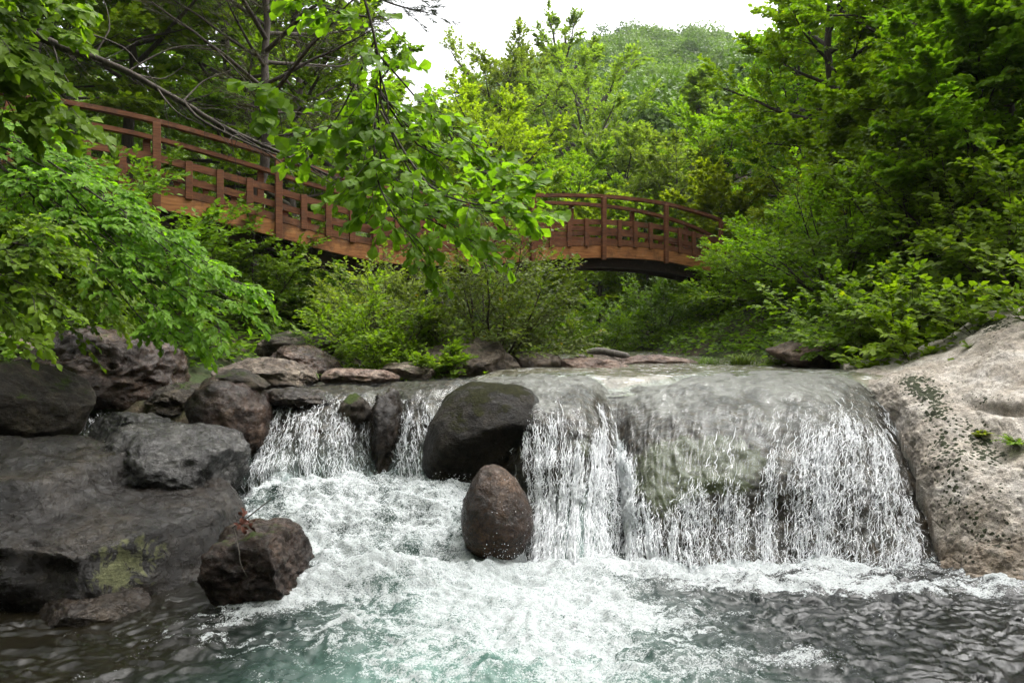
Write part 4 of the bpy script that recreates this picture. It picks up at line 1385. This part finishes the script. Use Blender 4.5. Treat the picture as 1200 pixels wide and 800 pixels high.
def fan(seed, x0, y0, Y0, ends, sag=-25, n_j=10):
    rng = np.random.RandomState(seed)
    sp = []
    for (ex, ey, eY) in ends:
        a = (x0 + rng.uniform(-30, 30), y0 + rng.uniform(-30, 30), Y0 + rng.uniform(-.2, .2))
        m1 = (a[0] + (ex - a[0]) * .35, a[1] + (ey - a[1]) * .35 + sag, a[2] + (eY - a[2]) * .35)
        m2 = (a[0] + (ex - a[0]) * .7, a[1] + (ey - a[1]) * .7 + sag * .7, a[2] + (eY - a[2]) * .7)
        sp.append([a, m1, m2, (ex, ey, eY)])
    return sp


# front layer: bright arching sprays whose tips reach (310,340)
hanging('leafy_branch', 'long arching spray of bright leaves whose tips hang lowest over the left boulders',
        fan(1, -60, 130, 7.2, [(285, 335, 6.9), (280, 360, 6.8), (260, 322, 7.1), (225, 300, 7.1), (255, 378, 6.7), (190, 268, 7.2), (205, 345, 6.9), (225, 388, 6.7), (195, 375, 6.6), (150, 232, 7.3), (165, 310, 7.0), (175, 385, 6.6)], -12),
        21, 'leaf_near', .074, sub_n=13, sub_len=.40, twig_n=5, twig_len=.22, k=7, leafW=.66, droop=.2, leaf_droop=.35, flat=.6, s0=.18, jit=.3, nrm_tilt=(.15, -.45, 0))
hanging('leafy_branch', 'dense dark-green middle layer of leafy twigs covering the left bank',
        fan(2, -110, 250, 7.6, [(120, 355, 7.6), (150, 330, 7.7), (95, 300, 7.7), (40, 345, 7.4), (70, 368, 7.4), (160, 365, 7.5), (20, 310, 7.4), (90, 275, 7.8), (45, 262, 7.8), (5, 250, 7.6), (90, 330, 7.5), (0, 368, 7.2), (40, 280, 7.5), (125, 300, 7.8)], -4),
        22, 'leaf_mid', .066, sub_n=11, sub_len=.48, twig_n=6, twig_len=.25, k=8, leafW=.66, droop=.3, leaf_droop=.35, flat=.4, s0=.12, jit=.4, nrm_tilt=(.1, -.4, 0))
hanging('leafy_branch', 'upper left canopy of big bright leaves in the top left corner',
        fan(3, -90, -20, 5.4, [(75, 5, 5.2), (40, 75, 5.1), (75, 118, 5.2), (55, 135, 5.2), (90, 145, 5.3), (20, 110, 5.1), (5, 50, 5.0), (20, 140, 5.1), (70, 40, 5.4), (-10, 90, 5.0), (85, 0, 5.6)], -10),
        23, 'leaf_near', .085, sub_n=7, sub_len=.28, twig_n=4, twig_len=.17, k=6, leafW=.9, droop=.25, leaf_droop=.45, flat=.6, s0=.2, jit=.32, nrm_tilt=(.1, -.5, 0))
hanging('leafy_branch', 'low shaded pale sprig at the left edge under the canopy',
        fan(4, -60, 320, 6.0, [(45, 345, 5.9), (30, 395, 5.9), (70, 300, 6.0), (20, 300, 5.9), (40, 270, 6.0)], -10),
        24, 'leaf_mid', .07, sub_n=6, sub_len=.35, twig_n=4, twig_len=.2, k=6, leafW=.8, droop=.3, leaf_droop=.4, flat=.5, s0=.25, jit=.4, nrm_tilt=(.1, -.4, 0))

# --- shrubs (prototypes then copies)
SHR = dict(sub_n=9, twig_n=7, k=8, droop=.18, leaf_droop=.3, flat=.45, jit=.38, nrm_tilt=(0, -.15, 0))


def shrub(name, label, loc, seed, h, r, mat, leafL, n=16, group=None, scale=1.0, tmpl=T_SMALL, **kw):
    d = dict(SHR, sub_len=.42 * max(h, r), twig_len=.20 * max(h, r) ** .8, leafL=leafL, leafW=.9, tmpl=tmpl, s0=.2)
    d.update(kw)
    h, r = h * .82, r * .78
    wood, lv = auto_shrub(seed, h, r, n, .012 * h, **d)
    return plant_thing(name, label, 'shrub', loc, wood, lv, mat, 'bark', group, names=('stem', 'foliage'), scale=scale)


# central bush in front of the bridge
shrub('shrub', 'central yellow-green bush below the dip of the bridge', (*gp(570, 11.6)[:2], 1.2), 31, 2.55, 1.45, 'leaf_olive', .062, n=22, twig_n=10)
shrub('shrub', 'fine-leaved bush left of the central yellow-green bush', (*gp(450, 10.8)[:2], 1.25), 32, 1.5, 1.25, 'leaf_mid', .06, n=18, spread=(5, 70))
shrub('shrub', 'low bright green bush leaning over the brown rocks under the central bush', (*gp(500, 10.2)[:2], 1.2), 33, .75, .9, 'leaf_mid', .05, n=14, spread=(5, 60))
shrub('shrub', 'light green bush rising to the bridge beam just left of centre', (*gp(455, 12.5)[:2], 1.5), 34, 2.0, 1.3, 'leaf_soft', .06, n=18)
# dark bank under the left half of the bridge
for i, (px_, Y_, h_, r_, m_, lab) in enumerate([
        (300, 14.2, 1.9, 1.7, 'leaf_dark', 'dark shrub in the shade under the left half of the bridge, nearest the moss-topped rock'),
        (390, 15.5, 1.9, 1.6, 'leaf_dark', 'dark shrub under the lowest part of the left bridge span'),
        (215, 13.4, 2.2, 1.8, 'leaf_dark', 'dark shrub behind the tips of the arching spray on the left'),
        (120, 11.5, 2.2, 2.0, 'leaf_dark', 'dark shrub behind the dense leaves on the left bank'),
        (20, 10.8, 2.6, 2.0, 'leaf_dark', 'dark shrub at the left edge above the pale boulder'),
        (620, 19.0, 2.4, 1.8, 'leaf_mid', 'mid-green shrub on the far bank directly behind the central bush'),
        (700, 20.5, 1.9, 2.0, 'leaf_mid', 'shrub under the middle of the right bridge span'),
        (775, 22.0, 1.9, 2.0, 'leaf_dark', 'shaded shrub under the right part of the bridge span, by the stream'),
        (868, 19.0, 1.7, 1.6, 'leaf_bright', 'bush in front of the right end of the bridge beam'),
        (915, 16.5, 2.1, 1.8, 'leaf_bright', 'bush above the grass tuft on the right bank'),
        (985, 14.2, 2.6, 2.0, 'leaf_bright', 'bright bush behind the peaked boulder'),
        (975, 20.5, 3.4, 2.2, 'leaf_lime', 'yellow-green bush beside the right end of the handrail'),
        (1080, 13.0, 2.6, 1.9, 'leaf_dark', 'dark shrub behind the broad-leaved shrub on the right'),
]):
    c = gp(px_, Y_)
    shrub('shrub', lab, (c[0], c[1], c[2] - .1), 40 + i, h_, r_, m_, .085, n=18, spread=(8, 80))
# near right broad-leaved shrubs
for i, (px_, Y_, z_, h_, r_, m_, L_, lab) in enumerate([
        (1095, 9.4, 1.55, 1.55, 1.25, 'leaf_bright', .095, 'broad-leaved bright shrub overhanging the pale granite crest'),
        (1010, 10.6, 1.4, 1.6, 1.2, 'leaf_mid', .085, 'broad-leaved shrub directly above the low dark rock'),
        (1190, 10.2, 2.2, 2.0, 1.4, 'leaf_mid', .095, 'tall broad-leaved shrub at the right edge behind the granite'),
        (1130, 12.0, 2.6, 2.6, 1.7, 'leaf_bright', .09, 'tall bright shrub rising behind the overhanging one on the right'),
        (1250, 8.2, 2.6, 1.9, 1.2, 'leaf_mid', .09, 'shaded broad-leaved shrub cut by the right picture edge'),
]):
    x_ = (px_ - 600) / F * Y_
    z_ = gz(x_, Y_) - .08
    shrub('shrub', lab, (x_, Y_, z_), 60 + i, h_, r_, m_, L_, n=16, tmpl=T_MED, spread=(5, 75), twig_n=5, sub_n=9, k=7, jit=.3, nrm_tilt=(-.05, -.3, 0), flat=.6)


# --- trees
def tree(name, label, loc, seed, h, base, r, mat, leafL, n=18, shape='round', bark='bark', group=None, scale=1.0, trunk_r=None, elev=(0, 52), limb_up=.10, lean=(0, 0), **kw):
    d = dict(sub_n=9, sub_len=.36 * r, twig_n=9, twig_len=.17 * r ** .85, k=10, leafL=leafL, leafW=.85, tmpl=T_SMALL, droop=.12, leaf_droop=.3, flat=.25, s0=.22, jit=.5)
    d.update(kw)
    r = r * .84
    h = h - r * .38
    wood, lv = auto_tree(seed, h, base, r, n, shape, trunk_r or .022 * h, elev, limb_up, lean, **d)
    return plant_thing(name, label, 'tree', loc, wood, lv, mat, bark, group, scale=scale)


TR = {}
# left wood behind the bridge
for i, (px_, Y_, top, r_, m_, base, lab) in enumerate([
        (150, 16.5, -160, 3.2, 'leaf_dark', .40, 'dark-trunked tree behind the left end of the handrail'),
        (20, 15.0, -140, 3.0, 'leaf_mid', .25, 'tree at the left edge behind the bridge end'),
        (255, 19.5, -150, 3.2, 'leaf_mid', .22, 'green tree behind the tall post of the left span'),
        (345, 21.5, -110, 3.2, 'leaf_bright', .15, 'light green tree behind the middle of the left span'),
        (410, 25.0, -70, 3.0, 'leaf_mid', .12, 'tree edging the open sky left of centre'),
        (445, 31.0, 75, 3.2, 'leaf_soft', .10, 'lower pale tree behind the hanging oak leaves'),
        (80, 22.0, -100, 3.6, 'leaf_dark', .15, 'dark tree far back on the left slope'),
        (200, 26.0, -60, 4.0, 'leaf_dark', .10, 'dark tree filling the gap behind the pine'),
        (320, 30.0, -40, 4.2, 'leaf_dark', .10, 'farthest dark tree behind the left span'),
]):
    c = gp(px_, Y_)
    h_ = HC + (400 - top) / F * Y_ - c[2]
    tree('broadleaf_tree', lab, c, 100 + i, h_, base, r_, m_, .10 + .002 * Y_, n=22)
c = gp(285, 15.8)
wood, lv = auto_tree(120, 9.5, .35, 3.0, 34, 'spread', .13, (0, 50), .05, sub_n=9, sub_len=1.1, twig_n=9, twig_len=.34, k=16, leafL=.085, leafW=.09, tmpl=T_SMALL,
                     droop=.05, leaf_droop=-.1, flat=.3, s0=.2, jit=.9)
plant_thing('pine_tree', 'dull brownish-green pine behind the left span with dead twigs', 'tree', c, wood, lv, 'needle', 'bark')
# pine limb in the open sky
def pine_limb():
    L = manual_limbs([[(380, -60, 9.5), (430, -10, 9.3), (470, 8, 9.1), (502, 15, 9.0)], [(400, -50, 9.4), (440, -18, 9.3), (470, -8, 9.2), (490, -4, 9.1)]])
    wood, lv = grow(np.random.RandomState(8), L, .02 * np.linspace(1, .3, 10)[None, :] * np.ones((2, 1)), sub_n=8, sub_len=.35, twig_n=5, twig_len=.14, k=16, leafL=.075, leafW=.07,
                    tmpl=T_SMALL, droop=.05, leaf_droop=-.1, flat=.5, s0=.3, jit=.9)
    o0 = L[0, 0]
    plant_thing('pine_branch', 'dark pine twig reaching into the white sky at the top', 'branch', o0, (wood[0] - o0, wood[1]), (lv[0] - o0,) + lv[1:], 'needle_dark', 'bark', names=('twig', 'needles'))
pine_limb()

# centre, beyond the bridge
for i, (px_, Y_, top, r_, m_, base, shape, n_, bk, lab) in enumerate([
        (588, 47.0, 28, 5.2, 'leaf_soft', .40, 'round', 28, 'bark', 'airy round-crowned tree against the sky left of the hill'),
        (664, 52.0, 6, 4.0, 'leaf_soft', .50, 'spread', 11, 'bark', 'tallest thin tree reaching into the sky beside the hill'),
        (680, 44.0, 50, 5.2, 'leaf_soft', .25, 'spread', 24, 'bark_grey', 'open-branched grey-green tree in front of the hill'),
        (588, 33.0, 110, 3.9, 'leaf_lime', .30, 'spread', 22, 'bark', 'yellow-green layered tree above the near oak leaves'),
        (535, 42.0, 85, 4.4, 'leaf_mid', .20, 'round', 20, 'bark', 'green tree left of the yellow-green layered tree'),
        (812, 43.0, 52, 2.8, 'leaf_soft', .15, 'cone', 22, 'bark_grey', 'slender pale feathery tree standing right of the hilltop'),
        (735, 38.0, 145, 4.0, 'leaf_soft', .15, 'round', 20, 'bark', 'pale tree behind the crest of the right bridge span'),
        (660, 36.0, 160, 3.6, 'leaf_bright', .15, 'round', 20, 'bark', 'bright tree left of the pale tree behind the right span'),
        (790, 33.0, 170, 3.4, 'leaf_soft', .12, 'round', 20, 'bark_grey', 'soft green tree with bare grey twigs behind the right end of the bridge'),
        (855, 35.0, 125, 3.8, 'leaf_bright', .15, 'round', 20, 'bark', 'bright tree at the edge of the right-hand wood'),
        (620, 30.0, 200, 2.4, 'leaf_bright', .10, 'round', 18, 'bark', 'low bright tree directly behind the bridge middle'),
        (700, 28.5, 215, 2.2, 'leaf_lime', .10, 'round', 18, 'bark', 'low lime-green tree behind the handrail crest'),
        (850, 28.0, 205, 2.2, 'leaf_lime', .10, 'round', 18, 'bark', 'low yellowish tree above the right handrail end'),
        (760, 27.5, 235, 2.0, 'leaf_mid', .08, 'round', 18, 'bark', 'low mid-green tree seen through the right railing'),
        (500, 33.0, 140, 3.0, 'leaf_mid', .10, 'round', 18, 'bark', 'mid-green tree hidden behind the hanging oak leaves'),
]):
    c = gp(px_, Y_)
    h_ = HC + (400 - top) / F * Y_ - c[2]
    tree('broadleaf_tree', lab, c, 140 + i, h_, base, r_, m_, .10 + .0016 * Y_, n=n_, shape=shape, bark=bk, elev=(0, 52) if shape != 'spread' else (15, 50))

# right-hand wood
for i, (px_, Y_, top, r_, m_, base, lean, lab) in enumerate([
        (985, 21.0, -120, 3.3, 'leaf_bright', .25, (-.08, 0), 'big leaning tree at the right rim of the open sky'),
        (940, 27.0, 20, 3.2, 'leaf_bright', .12, (0, 0), 'bright rounded tree below the leaning tree'),
        (1090, 18.5, -160, 3.4, 'leaf_bright', .18, (0, 0), 'tall light green tree in the upper right'),
        (1185, 14.0, -220, 3.0, 'leaf_bright', .22, (-.05, 0), 'dense tree in the top right corner'),
        (1040, 16.5, 110, 2.4, 'leaf_bright', .10, (-.1, -.1), 'bright young tree leaning out over the right shrubs'),
        (1150, 12.2, 20, 2.0, 'leaf_bright', .10, (-.12, -.1), 'broad-leaved young tree near the right edge'),
        (1270, 12.0, -200, 3.0, 'leaf_mid', .15, (-.05, 0), 'tree cut by the right picture edge'),
        (1060, 28.0, -60, 4.2, 'leaf_mid', .10, (0, 0), 'shadowy tree farthest back in the right-hand wood'),
        (905, 36.0, 115, 3.4, 'leaf_mid', .10, (0, 0), 'mid-green tree lower right of the slender feathery tree'),
        (1170, 24.0, -120, 4.2, 'leaf_bright', .10, (0, 0), 'broad tree behind the dense corner tree'),
]):
    c = gp(px_, Y_)
    h_ = HC + (400 - top) / F * Y_ - c[2]
    near = Y_ < 17
    tree('broadleaf_tree', lab, c, 180 + i, h_, base, r_, m_, .10 + .0018 * Y_, n=24, lean=lean, tmpl=T_MED if near else T_SMALL)


# --- unseen trees added behind and beside the viewpoint to shade rock fronts and darken reflections
bt = tree('broadleaf_tree', 'tall unseen tree added on the bank behind the viewpoint for shade', (-6.5, -3.0, 0.8), 230, 11.0, .18, 4.2, 'leaf_mid', .17, n=26, group='unseen trees added behind the viewpoint for shade')
for i, (x_, y_, z_, a_, sc_) in enumerate([(-3.2, -4.2, .6, 1.0, 1.0), (2.6, -4.6, .6, 2.2, .95), (-6.5, 1.0, 1.0, 3.0, .8), (5.6, -.5, .9, 0.6, .8), (7.2, -3.0, 1.2, 3.5, 1.05), (9.0, 2.2, 2.0, 4.4, .95), (-9.2, 1.5, 1.8, 5.1, 1.05),
                                           (0.5, -12.0, .8, .4, 1.2), (-8.0, -10.0, 1.0, 1.7, 1.2), (8.0, -10.0, 1.0, 2.9, 1.2)]):
    dup(bt, (x_, y_, z_), a_, sc_, 'tall unseen tree added on the bank behind the viewpoint for shade')

# --- grass tufts by the upper stream
def grass_tuft(label, loc, seed, n, L):
    rng = np.random.RandomState(seed)
    az = rng.uniform(0, 2 * np.pi, n)
    d = norm(np.stack([np.cos(az) * .6, np.sin(az) * .6, np.ones(n)], 1))
    ln = L * rng.uniform(.5, 1.1, n)
    st = np.stack([rng.randn(n) * .10, rng.randn(n) * .08, np.full(n, -.03)], 1)
    u_ = np.linspace(0, 1, 6)
    p = st[:, None] + d[:, None] * (ln[:, None] * u_)[..., None]
    p[..., 2] -= .55 * ln[:, None] * u_ ** 2.3
    p[..., :2] += (d[:, :2] * ln[:, None] * .5)[:, None, :] * (u_ ** 2)[None, :, None]
    side = np.stack([-np.sin(az), np.cos(az), np.zeros(n)], 1)
    w = .006 * (1 - u_ ** 2) + .0004
    A = p + side[:, None] * w[None, :, None]; B = p - side[:, None] * w[None, :, None]
    V = np.stack([A, B], 2).reshape(n, 12, 3)
    base = np.arange(n)[:, None, None] * 12
    fq = np.array([[2 * i, 2 * i + 1, 2 * i + 3, 2 * i + 2] for i in range(5)])[None]
    l, s = quads((base + fq).reshape(-1, 4))
    o = link('grass_tuft', new_mesh('grass_tuft', V.reshape(-1, 3), l, s, M['blade'], False, {'tint': np.repeat(rng.rand(n) * .9, 12)}), None, loc)
    tag(o, label, 'grass tuft')


for i, (px_, Y_, py_, n_, L_, lab) in enumerate([
        (868, 11.6, 428, 170, .58, 'arching tuft of long grass under the bush on the right bank'),
        (832, 12.0, 427, 90, .42, 'smaller grass tuft left of the long-grass tuft'),
        (905, 11.8, 427, 80, .40, 'grass tuft between the long-grass tuft and the peaked boulder'),
        (724, 11.6, 432, 60, .22, 'short grass on the stone below the log'),
        (688, 13.6, 420, 70, .40, 'tall grass behind the left end of the log'),
        (395, 9.0, 440, 60, .16, 'bright low tuft on the shore left of the flat pinkish rock')]):
    grass_tuft(lab, P(px_, py_, Y_), 300 + i, n_, L_)

# driftwood log
lp = cr(np.array([P(*q) for q in [(684, 415, 13.0), (700, 411, 12.9), (720, 414, 12.8), (738, 418, 12.7)]]), 16, 0)
V_, F_ = tubes(lp[None], (np.array([.03] + [.06] * 13 + [.05, .02]))[None], 8)
l_, s_ = quads(F_)
tag(link('log', new_mesh('log', V_ - lp[0], l_, s_, M['bark_grey'], True), None, lp[0]), 'short reddish driftwood log lying on the long brown rock', 'log')
# twig and dead leaves on the wet rock
tp = cr(np.array([P(*q) for q in [(272, 618, 4.72), (290, 606, 4.67), (318, 584, 4.62)]]), 10, 0)
tp2 = cr(np.array([P(*q) for q in [(274, 618, 4.67), (280, 645, 4.59), (282, 660, 4.57), (290, 676, 4.57)]]), 12, 0)
V_, F_ = join_parts([tubes(tp[None], np.linspace(.006, .003, 10)[None], 5), tubes(tp2[None], np.linspace(.004, .002, 12)[None], 5)])
l_, s_ = quads(F_)
tw = thing('dead_twig', 'dead twig with red-brown leaves caught on the small glistening rock', 'twig', tp[0])
link('twig', new_mesh('twig', V_ - tp[0], l_, s_, M['bark_grey'], True), tw)
rng = np.random.RandomState(5)
pos = P(285, 612, 4.67) - tp[0] + rng.randn(26, 3) * .022
V_, l_, s_, t_ = leaf_geo(T_MED, pos, rng.randn(26, 3), rng.randn(26, 3), rng.uniform(.03, .055, 26), .6, rng.rand(26))
link('dead_leaves', new_mesh('dead_leaves', V_, l_, s_, M['dead_leaf']), tw)


# --- undergrowth (uncountable) over the banks
def undergrowth():
    rng = np.random.RandomState(9)
    n = 60000
    Y = 7.5 + 36 * rng.rand(n) ** 1.3
    X = rng.uniform(-1, 1, n) * (Y * .78 + 2)
    dl = np.maximum(xl(Y) - X, X - xr(Y))
    keep = dl > np.where(Y < 22, .15, -9) + rng.rand(n) * .5
    X, Y = X[keep], Y[keep]
    # plants of ~5 leaves
    k = 4
    n = len(X)
    Z = terrain(X, Y)
    ti = np.repeat(np.arange(n), k)
    pos = np.stack([X, Y, Z], 1)[ti] + rng.randn(n * k, 3) * np.array([.12, .12, .07]) + [0, 0, .10]
    az = rng.uniform(0, 2 * np.pi, n * k)
    d = np.stack([np.cos(az), np.sin(az), rng.uniform(-.3, .5, n * k)], 1)
    nr = np.array([0, 0, 1]) + rng.randn(n * k, 3) * .35
    lv = leaf_geo(T_SMALL, pos, d, nr, rng.uniform(.07, .16, n * k), .75, rng.rand(n * k) * .95)
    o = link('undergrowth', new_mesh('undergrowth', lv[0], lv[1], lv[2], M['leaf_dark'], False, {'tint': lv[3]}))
    tag(o, 'low leafy undergrowth covering the forest floor', 'undergrowth', kind='stuff')


undergrowth()


# --- far forest: one mass over the hill
def far_forest():
    rng = np.random.RandomState(10)
    pts = []
    n = 5200
    Y = 52 + 260 * rng.rand(n) ** 1.15
    X = rng.uniform(-1, 1, n) * 1 * (Y * .62 + 6)
    Z = terrain(X, Y)
    # only slopes that can be seen (others lie behind the near wood on both sides)
    ok = (X / Y > -.42) & (X / Y < .62)
    X, Y, Z = X[ok], Y[ok], Z[ok]
    n = len(X)
    R = rng.uniform(1.8, 3.4, n) * np.interp(Y, [50, 300], [.9, 1.15])
    H = R * rng.uniform(1.5, 2.4, n)
    kk = np.interp(Y, [50, 120, 300], [900, 460, 320]).astype(int)
    ti = np.repeat(np.arange(n), kk)
    m = len(ti)
    # leaf clumps near the outside of lumpy ellipsoids
    d = norm(rng.randn(m, 3))
    d[:, 2] = np.abs(d[:, 2]) * 1.1 - .25
    lump = 1 + .45 * pnoise(d * 1.9 + (ti * 3.71)[:, None])
    r = (.80 + .24 * rng.rand(m) ** 1.5) * lump
    pos = np.stack([X, Y, Z], 1)[ti] + d * r[:, None] * np.stack([R, R, H * .62], 1)[ti] + np.stack([np.zeros(n), np.zeros(n), H * .75], 1)[ti]
    ld = norm(rng.randn(m, 3) + d * .4 - np.array([0, 0, .4]))
    nr = d * 1.1 + np.array([0, 0, .35]) + rng.randn(m, 3) * .35
    L = np.interp(Y, [50, 120, 300], [.36, .54, .76])[ti] * rng.uniform(.7, 1.3, m)
    tint = np.clip(.75 * rng.rand(n)[ti] + .2 * rng.rand(m), 0, .95)
    lv = leaf_geo(T_SMALL, pos, ld, nr, L, .85, tint)
    o = link('far_forest', new_mesh('far_forest', lv[0], lv[1], lv[2], M['leaf_far'], False, {'tint': lv[3]}))
    tag(o, 'wooded far hillside of merging tree crowns', 'forest', kind='stuff')


far_forest()

# ------------------------------------------------------------------ groups of repeats
for o in scene.objects:
    if o.parent is None and 'category' in o and 'group' not in o:
        gname = {'tree': 'trees on the valley sides', 'shrub': 'shrubs along the stream', 'grass tuft': 'grass tufts by the upper stream', 'rock': 'rocks in and beside the stream'}.get(o['category'])
        if gname and not o.name.startswith('pine'): o['group'] = gname

# ------------------------------------------------------------------ thin damp air
g = NT('haze')
pv = g.n('ShaderNodeVolumePrincipled')
pv.inputs['Color'].default_value = (.93, .96, 1.0, 1)
pv.inputs['Density'].default_value = 0.00024
g.l(pv.outputs[0], g.out.inputs['Volume'])
hv = np.array([[x, y, z] for z in (-3, 140) for (x, y) in ((-430, -70), (430, -70), (430, 470), (-430, 470))], float)
hl, hsz = quads([[0, 3, 2, 1], [4, 5, 6, 7], [0, 1, 5, 4], [1, 2, 6, 5], [2, 3, 7, 6], [3, 0, 4, 7]])
tag(link('haze', new_mesh('haze', hv, hl, hsz, g.m)), 'thin damp haze in the valley', 'haze', kind='stuff')

# ------------------------------------------------------------------ light, sky, camera
SUN_EL, SUN_AZ = math.radians(62), math.radians(66)     # azimuth from +Y towards +X
w = bpy.data.worlds.new('World')
scene.world = w
w.use_nodes = True
nt = w.node_tree
nt.nodes.clear()
out = nt.nodes.new('ShaderNodeOutputWorld')
bg = nt.nodes.new('ShaderNodeBackground')
sky = nt.nodes.new('ShaderNodeTexSky')
sky.sky_type = 'NISHITA'
sky.sun_disc = False
sky.sun_elevation = SUN_EL
sky.sun_rotation = SUN_AZ
sky.air_density = 1.0
sky.dust_density = 6.0
sky.ozone_density = 1.0
hs = nt.nodes.new('ShaderNodeHueSaturation')
hs.inputs['Saturation'].default_value = 0.08
hs.inputs['Value'].default_value = 1.25
nt.links.new(sky.outputs[0], hs.inputs['Color'])
nt.links.new(hs.outputs[0], bg.inputs['Color'])
bg.inputs['Strength'].default_value = 0.15
nt.links.new(bg.outputs[0], out.inputs['Surface'])

sl = bpy.data.lights.new('sun', 'SUN')
sl.energy = 1.5
sl.angle = math.radians(80)
sl.color = (1.0, .95, .86)
so = bpy.data.objects.new('sun', sl)
COL.objects.link(so)
dv = Vector((math.sin(SUN_AZ) * math.cos(SUN_EL), math.cos(SUN_AZ) * math.cos(SUN_EL), math.sin(SUN_EL)))
so.rotation_euler = dv.to_track_quat('Z', 'Y').to_euler()

cam = bpy.data.cameras.new('camera')
cam.sensor_width = 36
cam.lens = 36 * F / 1200
cam.clip_start = 0.05
cam.clip_end = 2000
co = bpy.data.objects.new('camera', cam)
COL.objects.link(co)
co.location = (0, 0, HC)
co.rotation_euler = (math.pi / 2, 0, 0)
scene.camera = co

scene.view_settings.view_transform = 'Standard'
scene.view_settings.look = 'None'
scene.view_settings.exposure = 1.5
scene.view_settings.gamma = 1
scene.view_settings.use_curve_mapping = False
c = scene.cycles
c.max_bounces = 10
c.diffuse_bounces = 7
c.glossy_bounces = 3
c.transmission_bounces = 5
c.transparent_max_bounces = 8
c.use_denoising = True
c.sample_clamp_indirect = 6
c.caustics_reflective = False
c.caustics_refractive = False
